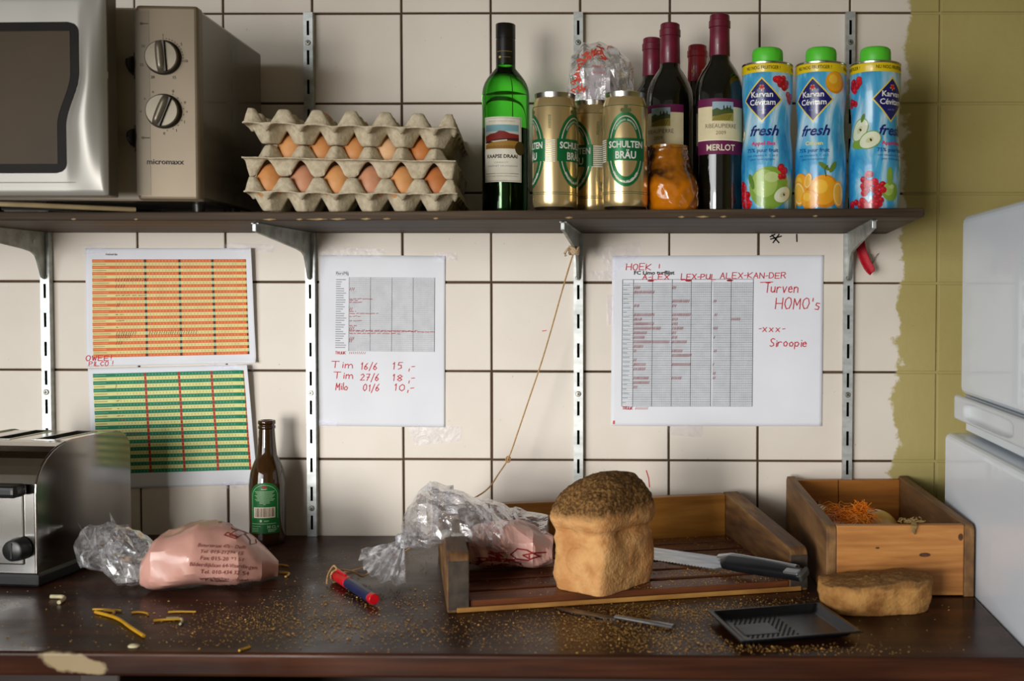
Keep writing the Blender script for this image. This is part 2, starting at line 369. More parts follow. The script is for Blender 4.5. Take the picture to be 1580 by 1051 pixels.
def wall_surf(u, v, h): return (u, -.0006-h, v)
inkred, inkblk = FL(206, 28, 44), FL(24, 22, 24)
pr = Print(wall_surf, .05)
for st in ([(.620, 1.404), (.638, 1.409)], [(.622, 1.411), (.634, 1.398)], [(.634, 1.412), (.624, 1.398)], [(.619, 1.408), (.627, 1.412)], [(.6635, 1.412), (.664, 1.400)]): pr.stroke(st, .0022, inkblk)
pr.build('marker_scribble', wall)['label'] = 'black marker scribble on the tile under the shelf'
pr = Print(wall_surf, .05)
pr.stroke([(.412, 1.013), (.416, 1.000), (.4175, .985)], .0016, inkred); pr.stroke([(.236, 1.2485), (.243, 1.2497)], .0012, inkred)
pr.build('marker_tick', wall)['label'] = 'small red marker ticks on the tiles'

# ---- countertop
def counter_material():
    m = wood('dark_varnished_wood', rgb(36, 19, 13), rgb(54, 29, 18), rgb(78, 43, 26), (1.6, 26, 26), rough=.30, bump=.12, coat=0, spec=.12, space='World'); nt = m.node_tree; L = nt.links; b = nt.nodes['Principled BSDF']
    src = b.inputs['Base Color'].links[0].from_socket
    pos = nd(nt, 'ShaderNodeNewGeometry').outputs['Position']; n = nd(nt, 'ShaderNodeTexNoise'); n.inputs['Scale'].default_value = 45; n.inputs['Detail'].default_value = 6; L.new(pos, n.inputs['Vector'])
    sx = nd(nt, 'ShaderNodeSeparateXYZ'); L.new(pos, sx.inputs[0])
    def mth(op, a, b_):
        q = nd(nt, 'ShaderNodeMath', operation=op)
        for i, v in enumerate((a, b_)):
            if isinstance(v, (int, float)): q.inputs[i].default_value = v
            else: L.new(v, q.inputs[i])
        return q.outputs[0]
    ux = mth('ADD', sx.outputs['X'], .222); uz = mth('ADD', mth('SUBTRACT', sx.outputs['Z'], .8865), mth('MULTIPLY', ux, .20))
    cb_ = nd(nt, 'ShaderNodeCombineXYZ'); L.new(mth('MULTIPLY', ux, 27), cb_.inputs[0]); L.new(mth('MULTIPLY', uz, 95), cb_.inputs[1])
    ln = nd(nt, 'ShaderNodeVectorMath', operation='LENGTH'); L.new(cb_.outputs[0], ln.inputs[0])
    ma = nd(nt, 'ShaderNodeMath', operation='MULTIPLY_ADD'); ma.inputs[1].default_value = 1.3; L.new(n.outputs['Fac'], ma.inputs[0]); L.new(ln.outputs['Value'], ma.inputs[2])
    sy = nd(nt, 'ShaderNodeSeparateXYZ'); L.new(pos, sy.inputs[0])
    fr = nd(nt, 'ShaderNodeMapRange'); fr.inputs['From Min'].default_value = -.606; fr.inputs['From Max'].default_value = -.614; L.new(sy.outputs['Y'], fr.inputs['Value'])
    mr = nd(nt, 'ShaderNodeMapRange'); mr.inputs['From Min'].default_value = 1.75; mr.inputs['From Max'].default_value = 1.5; L.new(ma.outputs[0], mr.inputs['Value'])
    mu = nd(nt, 'ShaderNodeMath', operation='MULTIPLY'); L.new(mr.outputs[0], mu.inputs[0]); L.new(fr.outputs[0], mu.inputs[1])
    mx = nd(nt, 'ShaderNodeMix', data_type='RGBA'); L.new(mu.outputs[0], mx.inputs['Factor']); L.new(src, mx.inputs[6]); mx.inputs[7].default_value = rgb(140, 124, 96)
    # dull scuffed areas with dust
    n2 = nd(nt, 'ShaderNodeTexNoise'); n2.inputs['Scale'].default_value = 7; n2.inputs['Detail'].default_value = 7; L.new(pos, n2.inputs['Vector'])
    m2 = nd(nt, 'ShaderNodeMapRange'); m2.inputs['From Min'].default_value = .35; m2.inputs['From Max'].default_value = .7; m2.inputs['To Min'].default_value = .20; m2.inputs['To Max'].default_value = .48; L.new(n2.outputs['Fac'], m2.inputs['Value'])
    L.new(m2.outputs[0], b.inputs['Roughness']); L.new(mx.outputs[2], b.inputs['Base Color']); return m
ctop = thing('countertop', 'dark varnished wooden countertop running along the tiled wall', 'countertop', (0, 0, 0))
MB().box(-1.35, .872, -.617, .0, .872, .90).build('board', counter_material(), ctop, bevel=.004, seg=3)
mdark = PM('dark_stained_wood', rgb(34, 22, 17), rgb(48, 30, 22), (3, 30, 30), rough=.6)
for x in (-1.30, -.25, .80): MB().box(x, x+.05, -.56, -.02, 0, .872).build('leg', mdark, ctop, bevel=.003)
MB().box(-1.30, .85, -.04, -.02, .30, .872).build('back_panel', mdark, ctop)
MB().box(-1.30, .85, -.57, -.02, .30, .32).build('lower_shelf', mdark, ctop)

# ---- shelf (slightly twisted board)
SHX0, SHX1, SHD, SHT = -1.0, .815, .285, .013
def shelf_bot(x, y):
    t = min(1, max(0, (x+.1)/(.815+.1))); f = min(1, max(0, -y/SHD))
    return 1.4130 + f*(.0015 + .0070*t)
def shelf_top(x, y): return shelf_bot(x, y)+SHT
mshelf = wood('worn_grey_brown_board', rgb(48, 37, 27), rgb(70, 55, 41), rgb(98, 80, 60), (2, 40, 60), rough=.55, bump=.25, spec=.15, space='World')
shelf = thing('wall_shelf', 'long dark grey-brown wooden wall shelf on steel brackets', 'shelf', (0, 0, 0))
m = MB(); N = 40
for k in range(N):
    xa, xb = SHX0+(SHX1-SHX0)*k/N, SHX0+(SHX1-SHX0)*(k+1)/N
    vs = [(x, y, (shelf_bot(x, y) if b == 0 else shelf_top(x, y))) for x in (xa, xb) for y in (-SHD, -.001) for b in (0, 1)]
    fs = [(0,4,5,1), (2,3,7,6), (0,2,6,4), (1,5,7,3)]
    if k == 0: fs.append((0,1,3,2))
    if k == N-1: fs.append((4,6,7,5))
    m.add(vs, fs)
o = m.build('board', mshelf, shelf)
md = o.modifiers.new('Weld', 'WELD'); md.merge_threshold = .0001
md = o.modifiers.new('Bevel', 'BEVEL'); md.width = .0022; md.segments = 2; md.limit_method = 'ANGLE'; md.angle_limit = R(40)
chip = PM('bare_chipped_wood', rgb(176, 150, 104), rgb(140, 112, 76), (200, 200, 200), rough=.8)
m = MB()
for x, l in ((-.40, .004), (-.31, .003), (-.118, .010), (-.075, .005), (-.05, .016), (-.02, .012), (.02, .008), (.31, .006), (.47, .005), (.50, .010), (.53, .005), (.60, .004), (.66, .004), (.05, .006), (.12, .004)):
    z = shelf_bot(x, -SHD); m.add([(x-l, -SHD-.0003, z+.0021), (x, -SHD-.0006, z+.0006), (x+l, -SHD-.0003, z+.0021), (x+l*.2, -SHD-.0004, z+.0036)], [(0, 1, 2, 3)])
m.build('chipped_edge', chip, shelf)['kind'] = 'stuff'

# ---- slotted rails and brackets
def rail(x, top, bot, lean, label):
    t = thing('slotted_rail', label, 'rail', (x, 0, 0), group='slotted wall rails'); t.rotation_euler = (0, lean, 0)
    # lean turns about the foot: keep the foot on the counter
    h, d = .0078, .0125
    z = bot; m = MB(); sl, pitch_, hw = .024, .0488, .0021
    z0 = top-.014-sl
    cuts = []
    while z0 > bot+.01: cuts.append((z0, z0+sl)); z0 -= pitch_
    m.box(-h, -hw, -d, -d+.0014, bot, top); m.box(hw, h, -d, -d+.0014, bot, top)
    prev = top
    for a, b in cuts: m.box(-hw, hw, -d, -d+.0014, b, prev); prev = a
    m.box(-hw, hw, -d, -d+.0014, bot, prev)
    m.build('front_plate', MT['galv'], t)
    for s in (-1, 1): MB().box(min(s*h, s*(h-.0014)), max(s*h, s*(h-.0014)), -d+.0014, -.0006, bot, top).build('side_flange', MT['galv'], t)
    MB().box(-h+.0015, h-.0015, -.003, -.0007, bot, top).build('slot_shade_strip', MT['dark'], t)  # near-black strip paints the shade that shows through the rail slots
    k = 0
    for a, b in cuts:
        if k % 4 == 0:
            zc = a-(pitch_-sl)/2; mm = MB(); X = Matrix.Translation((0, -d, zc)) @ Matrix.Rotation(PI/2, 4, 'X')
            mm.lathe([(0, 0), (.0046, 0), (.0046, .0008), (.0036, .0016), (0, .0018)], 18, M=X)
            sc = mm.build('screw', MT['screw'], t)
            a1 = rnd.uniform(0, PI/2); m2 = MB()
            for q in (a1, a1+PI/2):
                Y = X @ Matrix.Rotation(q, 4, 'Z'); m2.box(-.0026, .0026, -.0005, .0005, .0012, .00195, M=Y)
            m2.build('slot', MT['dark'], sc)
        k += 1
    return t
RX = [(-.602, .0, 'galvanised slotted wall rail, leftmost, below the microwave'), (-.153, 0, 'galvanised slotted wall rail just left of the sheet with red price lines'),
      (.298, 0, 'galvanised slotted wall rail behind the beer cans and the loaf'), (.7495, 0, 'galvanised slotted wall rail beside the red strap, rightmost')]
for x, ln, lb in RX: rail(x, 1.7795, .9005, ln, lb)
def bracket(x, label, dx=0):
    zt = shelf_bot(x, -.05)-.0004
    t = thing('shelf_bracket', label, 'bracket', (x, 0, 0), group='shelf brackets')
    tip = shelf_bot(x, -.25)-.0004
    P = [(-.0128, zt), (-.25, tip), (-.251, tip-.004), (-.25, tip-.013), (-.075, zt-.030), (-.05, zt-.034), (-.038, zt-.040), (-.032, zt-.050), (-.021, zt-.076), (-.0128, zt-.078)]
    m = MB(); m.prism(P, lambda a, b, s: (s, a, b), -.0022, .0022); m.build('web', MT['bracket'], t, bevel=.0006)
    m = MB(); m.box(-.0052, .0052, -.2495, -.014, 0, .0013)
    for i, v in enumerate(m.v): m.v[i] = (v[0], v[1], v[2] + (zt-.0014) + (tip-zt)*max(0, (-v[1]-.014)/.235))
    m.build('flange', MT['bracket'], t)
    MB().box(-.0032, .0032, -.2525, -.2498, tip-.0128, tip-.001).build('tip', MT['galv'], t, bevel=.0012)
    m = MB()
    for s in (-1, 1): m.lathe([(0, 0), (.0035, 0), (.0035, .0006), (0, .0006)], 14, M=Matrix.Translation((s*.0023, -.045, zt-.017)) @ Matrix.Rotation(s*PI/2, 4, 'Y'))
    m.build('rivet', MT['galv'], t)
bracket(-.602, 'steel shelf bracket under the microwave, at the far left'); bracket(-.153, 'steel shelf bracket under the egg trays, pointing left')
bracket(.298, 'steel shelf bracket with the knotted string tied to it'); bracket(.7495, 'steel shelf bracket with the red strap hanging behind it')

# ---- refrigerator, its doors facing left along the counter
mwhite = PM('white_enamel', rgb(234, 242, 250), rgb(229, 237, 246), (4, 4, 4), rough=.3, coat=.3)
mwhite2 = PM('white_door_plastic', rgb(228, 232, 235), rgb(220, 225, 229), (6, 6, 6), rough=.42)
fr = thing('refrigerator', 'white two-door refrigerator at the right end of the counter', 'refrigerator', (.874, -.165, 0))
MB().box(.055, .60, -.55, -.006, .03, 1.425).build('body', mwhite, fr, bevel=.008)
d = MB().box(.021, .052, -.55, -.008, 1.160, 1.431).build('freezer_door', mwhite, fr, bevel=.012, seg=4)
m = MB(); nx, nz = 40, 12       # handle strip below the freezer door with a scooped grip
def strip(u, v):
    y = -.002-.548*u; z = 1.122+.037*v
    a = (abs((u-.335)/.215))**6; b = (abs((v-.50)/.34))**4; dep = .011*max(0, 1-a-b)**.5 if a+b < 1 else 0
    rr = .0055; e = min(u*.548, .548*(1-u), .037*v, .037*(1-v)); ed = 0 if e > rr else rr-math.sqrt(max(0, rr*rr-(rr-e)**2))
    return (.013+dep+ed*.8, y, z)
m.grid(strip, 90, 36)
def back(u, v): return (.052, -.002-.548*u, 1.122+.037*v)
hs = m.build('handle_strip', mwhite2, fr, angle=60, recalc=False)
MB().box(.03, .056, -.549, -.004, 1.122, 1.1585).build('handle_back', mwhite2, hs)
MB().box(.028, .056, -.55, -.02, 1.106, 1.123).build('gasket_rail', mwhite2, fr, bevel=.002)
MB().box(.0, .050, -.56, -.001, .10, 1.101).build('fridge_door', mwhite, fr, bevel=.010, seg=4)
MB().box(.001, .018, -.465, -.44, 1.1012, 1.104).build('hinge_cover', PM('dark_red_plastic', rgb(70, 30, 34), rgb(60, 26, 30), rough=.5), fr)
for y in (-.50, -.06):
    m = MB(); m.lathe([(0, 0), (.02, 0), (.02, .03), (0, .03)], 16, M=Matrix.Translation((.3, y, 0))); m.build('foot', MT['black'], fr)

# ------------------------------------------------------------------ on the shelf: microwave
mv = thing('microwave_oven', 'silver microwave oven with two dials and its door standing ajar', 'microwave', (-.188, -.348, 1.4275), R(4.5))
mside = PM('grey_painted_steel', rgb(104, 97, 86), rgb(96, 90, 80), (5, 5, 5), rough=.26, metal=.35, coat=.2)
mpanel = PM('control_panel_silver', rgb(118, 104, 84), rgb(111, 98, 79), (10, 10, 10), rough=.4, metal=.3)
mdoor = PM('door_silver_plastic', rgb(160, 157, 150), rgb(152, 149, 142), (7, 7, 7), rough=.36, metal=.25)
mwin = PM('dark_oven_window', rgb(76, 63, 47), rgb(62, 51, 38), (3, 3, 3), rough=.4, spec=.12)
MB().box(-.44, -.0015, .012, .285, .012, .272).build('body', mside, mv, bevel=.004)
MB().box(-.436, -.004, .004, .03, .0115, .2725).build('front_frame', PM('pale_inner_frame', rgb(196, 186, 170), rgb(188, 178, 162), (9, 9, 9), rough=.5), mv, bevel=.003)
cp = MB().box(-.083, 0, -.006, .016, .010, .274).build('control_panel', mpanel, mv, bevel=.005, seg=3)
MB().box(-.0834, -.0645, -.00635, -.005, .0165, .266).build('panel_strip', PM('panel_strip_silver', rgb(108, 97, 80), rgb(102, 92, 76), (10, 10, 10), rough=.42, metal=.3), cp)
mknob = PM('knob_silver', rgb(118, 109, 94), rgb(108, 100, 86), (14, 14, 14), rough=.36, metal=.5)
def knob(zc, ang):
    X = Matrix.Translation((-.0462, -.006, zc)) @ Matrix.Rotation(PI/2, 4, 'X')
    m = MB(); m.lathe([(0, 0), (.0235, 0), (.0235, .003), (.0225, .0035)], 48, mi=1, M=X); m.lathe([(.0223, .002), (.0218, .0085), (.0205, .0096), (0, .0098)], 48, M=X)
    k = m.build('dial_knob', [mknob, MT['black']], mv)
    Y = X @ Matrix.Rotation(ang, 4, 'Z'); m = MB()
    def ridge(u, v):
        y = -.0215+.043*u; wd = .0068*(1-.25*abs(2*u-1)**2); a = PI*v
        return (wd*math.cos(a), y, .009+.0085*math.sin(a)*(1-abs(2*u-1)**8))
    m.grid(ridge, 16, 12, M=Y); m.build('grip', mknob, k)
    m = MB(); m.box(.0042, .0066, -.0205, .0205, .0096, .0135, M=Y); m.build('pointer_groove', PM('knob_dark', rgb(58, 52, 44), rgb(48, 44, 38), rough=.4) if 'knob_dark' not in bpy.data.materials else bpy.data.materials['knob_dark'], k)
knob(.2030, R(4)); knob(.1305, R(-22))
ink = FL(52, 44, 36)
pr = Print(lambda u, v, h: (u, -.0062-h, v), .05)
for zc, first in ((.2030, True), (.1305, False)):
    for k in range(40):
        a = R(90-9*k)
        if (first and k <= 11) or (not first and 3 <= k <= 19 and k % 2 == 1): pr.disc(-.0462+.0262*math.cos(a), zc+.0262*math.sin(a), .0008, .0008, ink, n=6)
    for dg, s_ in ((90, '1'), (38, '5'), (-8, '10'), (-62, '15'), (-118, '20'), (-160, '25'), (150, '30')) if first else ((66, '0'), (24, '0'), (-2, '*'), (-28, 'I'), (-58, 'I'), (-90, '0'), (118, 'o'), (145, 'o'), (180, 'o')):
        a = R(dg); pr.text(s_, -.0462+.0305*math.cos(a), zc+.0300*math.sin(a)-.0016, .0036, ink, bold=.01)
pr.text('micromaxx', -.0450, .0590, .0070, FL(30, 25, 21), width=.049, bold=.018)
for zc in (.2485, .0945):
    pr.disc(-.0745, zc, .0020, .0020, ink, n=12); pr.stroke([(-.073, zc), (-.0655, zc)], .0012, ink)
pr.build('dial_markings', cp)['kind'] = 'stuff'
for zc in (.192, .094):
    m = MB(); m.prism([(0, .012), (-.004, .013), (-.022, .006), (-.024, -.001), (-.018, -.006), (-.010, -.010), (0, -.012)], lambda a, b, t: (t, a, b+zc), -.0895, -.0862); m.build('door_latch', MT['black'], mv)
    MB().box(-.0862, -.0836, -.0045, .004, zc-.018, zc+.018).build('latch_slot', PM('latch_slot_dark', rgb(66, 60, 52), rgb(58, 52, 45), rough=.6), mv)
for x, y in ((-.035, .09), (-.40, .09), (-.035, .25), (-.40, .25)):
    m = MB(); m.lathe([(0, 0), (.008, 0), (.009, .012), (0, .013)], 16, M=Matrix.Translation((x, y, 0))); m.build('foot', MT['black'], mv)
# the door, hinged at the far left and a little open
dr = bpy.data.objects.new('door', None); COL.objects.link(dr); dr.parent = mv; dr.location = (-.436, 0, 0); dr.rotation_euler = (0, 0, R(-6.0))
DW = .344
outline = [(0, .010), (DW-.004, .010), (DW, .014), (DW, .270), (DW-.004, .274), (0, .274)]
# front sheet of the door, swelling into the grip at its free edge
m = MB()
def wedge(v): return DW-.0425 + (-.0035 if v > .8 else 0) + .0*v
def winright(z):     # right border of the window: bulges with the grip
    t = (z-.038)/.195; q = min(1, max(0, (t-.32)/.36)); return DW-.0535+.0185*q*q*(3-2*q)
def front(u, v):
    x = DW*u; z = .010+.264*v
    wr_ = winright(min(.235, max(.040, z))); d = -.030
    if x > wr_:
        s = (x-wr_)/(DW-wr_); t = (z-.012)/.262
        d -= .014*math.sin(PI*min(1, max(0, s)))**1.2*math.sin(PI*min(1, max(0, t*1.05-.02)))**.9
    e = min(z-.010, .274-z, DW-x); d += .006*max(0, 1-e/.006)**2
    return (x, d, z)
m.grid(front, 120, 60)
dd = m.build('door_front', mdoor, dr, angle=70, recalc=False)
MB().box(0, DW, -.026, -.001, .010, .274).build('door_shell', PM('door_edge_grey', rgb(98, 92, 80), rgb(90, 84, 74), (9, 9, 9), rough=.4, metal=.2), dr, bevel=.002)
m = MB(); top, bot = .236, .040; pts = [(0.012, bot), (.012, top)]
n = 90
ed = []
for k in range(n+1):
    z = top-(top-bot)*k/n; x = winright(z); c = min(z-bot, top-z); x -= .014*(1-math.sqrt(max(0, 1-max(0, 1-c/.014)**2))); ed.append((x, z))
poly = [(.012, bot)] + ed[::-1] + [(.012, top)]
def inset(p, dl): return [(min(a, a-dl) if a > .1 else a+dl, b+(dl if b < .1 else -dl if b > .18 else 0)) for a, b in p]
m.prism(poly, lambda a, b, t: (a, t, b), -.0312, -.0290); m.build('window_border', PM('window_border_black', rgb(26, 21, 17), rgb(22, 18, 15), rough=.45, spec=.1), dr)
m = MB(); sm = [(.022, bot+.012)] + [(a-.011, min(top-.012, max(bot+.012, b))) for a, b in ed[::-1]] + [(.022, top-.012)]
m.prism(sm, lambda a, b, t: (a, t, b), -.0318, -.0300); m.build('window', mwin, dr)
MB().box(.0, DW-.03, -.0315, -.0298, .0275, .0283).build('trim_line', FL(120, 112, 100), dr)
pts = [(-.50, -.05, .011), (-.44, -.035, .016), (-.38, -.022, .013), (-.33, -.012, .008), (-.28, -.002, .0043), (-.22, .02, .0036), (-.12, .08, .0035)]
def smooth(pts, k=6):
    P = [Vector(p) for p in pts]; out = []
    for i in range(len(P)-1):
        a, b, c, d_ = P[max(i-1, 0)], P[i], P[i+1], P[min(i+2, len(P)-1)]
        for j in range(k):
            t = j/k; out.append(.5*((2*b)+(-a+c)*t+(2*a-5*b+4*c-d_)*t*t+(-a+3*b-3*c+d_)*t**3))
    out.append(P[-1]); return out
MB().tube(smooth([(-.30, .070, .0035), (-.24, .072, .0035), (-.18, .085, .0035), (-.10, .12, .0035)]), .003, 8).build('rear_cable', MT['black'], mv)
MB().tube(smooth(pts), .0034, 10).build('power_cable', PM('beige_cable', rgb(176, 156, 116), rgb(160, 140, 104), rough=.5), mv)['label'] = 'beige power cable under the oven'

# ------------------------------------------------------------------ egg trays and eggs
EA = .0462; EL = 6*EA+.016
def tray_field(phase):
    def fn(u, v):
        x, y = EL*u, EL*v; ox = .008+(EA/2 if phase else 0); oy = .010+(EA/2 if phase else 0)
        tw = lambda q: .78*(1-4*abs(((q/EA+.5) % 1)-.5))+.22*math.cos(2*PI*q/EA)
        c = (tw(x-ox)+tw(y-oy))/2
        z = (c-.12)*1.75; z = max(-1.0, min(1.0, z)); z = z*.0205 if z > 0 else z*.0235
        e = min(x, y, EL-x, EL-y); wgt = min(1, max(0, (e-.0015)/.0045))
        if phase and y < .016: z = max(z, 0) if y < .010 else z*min(1, (y-.010)/.006) if z < 0 else z
        p = Vector((x*45, y*45, 3.7*(1+phase))); nz = noise.noise(p)*.0009 + noise.noise(p*5)*.00045
        dx = noise.noise(p*1.3+Vector((9, 2, 1)))*.0012
        return (x+dx, y+noise.noise(p*1.3)*.0012*(1 if e > .001 else 2), z*wgt + nz + (noise.noise(Vector((x*12, 0, phase)))*.0022 if e < .002 else 0))
    return fn
trayz = shelf_top(-.1, -.285)+.0250
ang = R(7.8); tO = Vector((-.140, -.326, 0))
TX = Vector((math.cos(ang), math.sin(ang), 0)); TY = Vector((-math.sin(ang), math.cos(ang), 0))
LAY = .0478
def egg_tray(level, label, dx=0, rz=0):
    o = MB(); o.grid(tray_field(level % 2), 132, 132)
    e = o.build('egg_tray', MT['pulp'], None, angle=80, solid=.0018, recalc=False); e.location = tO + TX*dx + Vector((0, 0, trayz+LAY*level)); e.rotation_euler = (R(0), R(.25*level), ang+rz)
    return tag(e, label, 'egg tray', 'stack of pulp egg trays')
egg_tray(0, 'grey pulp egg tray at the bottom of the stack, standing on the shelf', .001); egg_tray(1, 'grey pulp egg tray in the middle of the stack of three', -.001); egg_tray(2, 'grey pulp egg tray on top of the stack, open above', .0)
def egg_mesh():
    m = MB(); pf = []
    for k in range(25):
        t = k/24; a = PI*t; z = -math.cos(a); r = math.sin(a)*(1-.10*z)
        pf.append((max(1e-5, r*.0217), z*.0278+.0278))
    m.lathe(pf, 28); return m
egc = [(rgb(212, 148, 88), rgb(198, 130, 72)), (rgb(206, 148, 114), rgb(194, 134, 100)), (rgb(220, 160, 102), rgb(208, 144, 86)), (rgb(236, 190, 144), rgb(226, 176, 128)), (rgb(200, 126, 62), rgb(188, 112, 54)), (rgb(194, 120, 66), rgb(180, 106, 56))]
eggm = [PM('brown_eggshell_%d' % i, a, b, (70, 70, 70), rough=.55, lo=.3, hi=.7, bump=.05) for i, (a, b) in enumerate(egc)]
em = egg_mesh()
ordn = ['first', 'second', 'third', 'fourth', 'fifth', 'sixth']
def egg(x, y, level, mat, label, group):
    p = tO + TX*x + TY*y + Vector((0, 0, trayz+LAY*level-.0125)); o = em.build('egg', eggm[mat]); o.location = p; o.rotation_euler = (R(rnd.uniform(-4, 4)), R(rnd.uniform(-4, 4)), rnd.uniform(0, 6)); tag(o, label, 'egg', group)
for k in range(6): egg(.008+EA*(k+.5), .010+EA*.5, 0, [0, 1, 2, 1, 2, 5][k], '%s egg from the left in the lower front row, %s' % (ordn[k], ['orange-brown', 'dusky pink-brown', 'golden brown', 'pale pinkish', 'speckled light brown', 'dark reddish brown'][k]), 'eggs in the lower row')
for k in range(5): egg(.008+EA*(k+1), .010+EA*1.0, 1, [2, 0, 0, 3, 4][k], '%s egg from the left in the upper front row, %s' % (ordn[k], ['light golden brown', 'warm brown', 'large warm brown', 'pale cream', 'deep orange-brown'][k]), 'eggs in the upper row')
for k, n_ in ((1, 'left'), (2, 'right')): egg(.008+EA*(k+.5), .010+EA*3.5, 2, 5, 'reddish egg peeping out of the top tray, %s one of two' % n_, 'eggs in the top tray')

# ------------------------------------------------------------------ bottles
def bottle(name, label, cat, x, y, zb, prof, n=48, mat=None, inner=None, group=None, rz=0):
    t = thing(name, label, cat, (x, y, zb), rz, group)
    m = MB(); m.lathe(prof, n)
    if inner: m.lathe(inner[::-1], n)
    g = m.build('glass', mat, t, angle=50)
    return t
def arcprof(p0, p1, bulge, n=8):
    out = []
    for k in range(n+1):
        t = k/n; out.append((p0[0]+(p1[0]-p0[0])*t+bulge*math.sin(PI*t), p0[1]+(p1[1]-p0[1])*t))
    return out
BORD = [(1e-5, .004), (.022, .001), (.032, 0), (.0355, .003), (.0365, .008), (.0365, .186)] + arcprof((.0365, .186), (.0155, .232), .0065)[1:] + [(.0145, .245), (.0140, .262), (.0140, .30)]
gb = thing('wine_bottle', 'bright green wine bottle with a cream label and black screw cap, half full', 'bottle', (.197, -.137, shelf_top(.197, -.137)))
inn = [(max(1e-5, r-.0022), z+(.004 if z < .01 else 0)) for r, z in BORD[2:]]
m = MB(); m.lathe(BORD, 56); m.lathe([(1e-5, .007)] + inn, 56); m.build('glass', MT['glassgreen'], gb, angle=50)
m = MB(); wl = .139; m.lathe([(1e-5, .0075), (.030, .0078), (.0338, .011), (.0338, wl), (1e-5, wl)], 40); m.build('wine', MT['wine'], gb, angle=40)
cap = PM('black_cap_foil', rgb(22, 20, 18), rgb(30, 27, 24), (60, 60, 60), rough=.3)
m = MB(); m.lathe([(.0146, .236), (.0150, .2365), (.0150, .276), (.0144, .2765), (.0144, .278), (.0152, .2785), (.0152, .2995), (.0146, .3005), (1e-5, .3005)], 40); c_ = m.build('screw_cap', cap, gb)
pr = Print(cyl_surf(lambda z: .0150, 0, .015), .003); pr.rect(-.013, .2565, .013, .2570, FL(170, 140, 60)); pr.disc(-.007, .2480, .0022, .0018, FL(190, 165, 90)); pr.rect(-.003, .2475, .010, .2482, FL(130, 112, 60)); pr.build('cap_print', c_)
th = view_angle(.197, -.137)-.17
rf = lambda z: .0367
pr = Print(cyl_surf(rf, th, .0365), .004)
cream, gold, sky, redm, darkm = FL(238, 232, 214), FL(120, 96, 40), FL(132, 178, 188), FL(140, 42, 34), FL(74, 32, 30)
H0, H1, W2 = .054, .153, .0315
pr.rect(-W2, H0, W2, H1, cream, 0)
for a in ((-W2+.0015, H0+.0018, W2-.0015, H0+.0023), (-W2+.0015, H1-.0023, W2-.0015, H1-.0018), (-W2+.0015, H0+.002, -W2+.002, H1-.002), (W2-.002, H0+.002, W2-.0015, H1-.002)): pr.rect(*a, FL(120, 116, 104), 1)
x0, x1 = -.0285, .0265
pr.rect(x0, .123, x1, .141, sky, 1); pr.rect(x0, .123, x1, .131, FL(196, 208, 200), 2)
pr.poly([(x0, .1165), (x1, .1165), (x1, .1265), (.012, .1280), (.004, .1312), (-.004, .1318), (-.010, .1283), (-.018, .1275), (x0, .1240)], redm, 3)
pr.poly([(x0, .113), (x1, .113), (x1, .1215), (.010, .1205), (-.010, .1190), (x0, .1160)], darkm, 4)
pr.poly([(x0, .1045), (x1, .1045), (x1, .116), (.008, .117), (-.012, .1155), (x0, .111)], FL(170, 128, 52), 5)
pr.poly([(-.018, .1160), (.008, .1185), (.008, .1165), (-.012, .1145)], FL(214, 206, 186), 6)
for k in range(40): pr.stroke([(x0+.002+k*.00128, .1050), (x0+.0025+k*.00128, .1085+.002*rnd.random())], .0005, FL(112, 76, 30), 6)
pr.text('KAAPSE DRAAI', -.0005, .0905, .0052, FL(34, 30, 28), 2, width=.049, bold=.03)
pr.text('CINSAUT', -.001, .0825, .0022, FL(150, 146, 134), 2, width=.022); pr.text('CABERNET SAUVIGNON', -.001, .0770, .0026, FL(150, 146, 134), 2, width=.050)
pr.rect(-.028, .0665, -.010, .0672, FL(70, 64, 56), 2); pr.rect(.012, .0665, .0265, .0672, FL(70, 64, 56), 2); pr.rect(-.009, .0665, .011, .0674, FL(196, 176, 120), 2)
pr.text('WINE OF ORIGIN WESTERN CAPE SOUTH AFRICA', -.001, .0620, .0018, FL(150, 146, 134), 2, width=.052); pr.text('PRODUCT OF SOUTH AFRICA', -.001, .1455, .0018, FL(176, 150, 130), 2, width=.042)
pr.disc(.0285, .1055, .0085, .0105, FL(104, 88, 46, .4, .4, .5), 7); pr.ring(.0285, .1055, .0075, .0093, .0080, .0099, FL(76, 62, 30), 8)
pr.build('label', gb)['label'] = 'cream label with a picture of a red mountain'

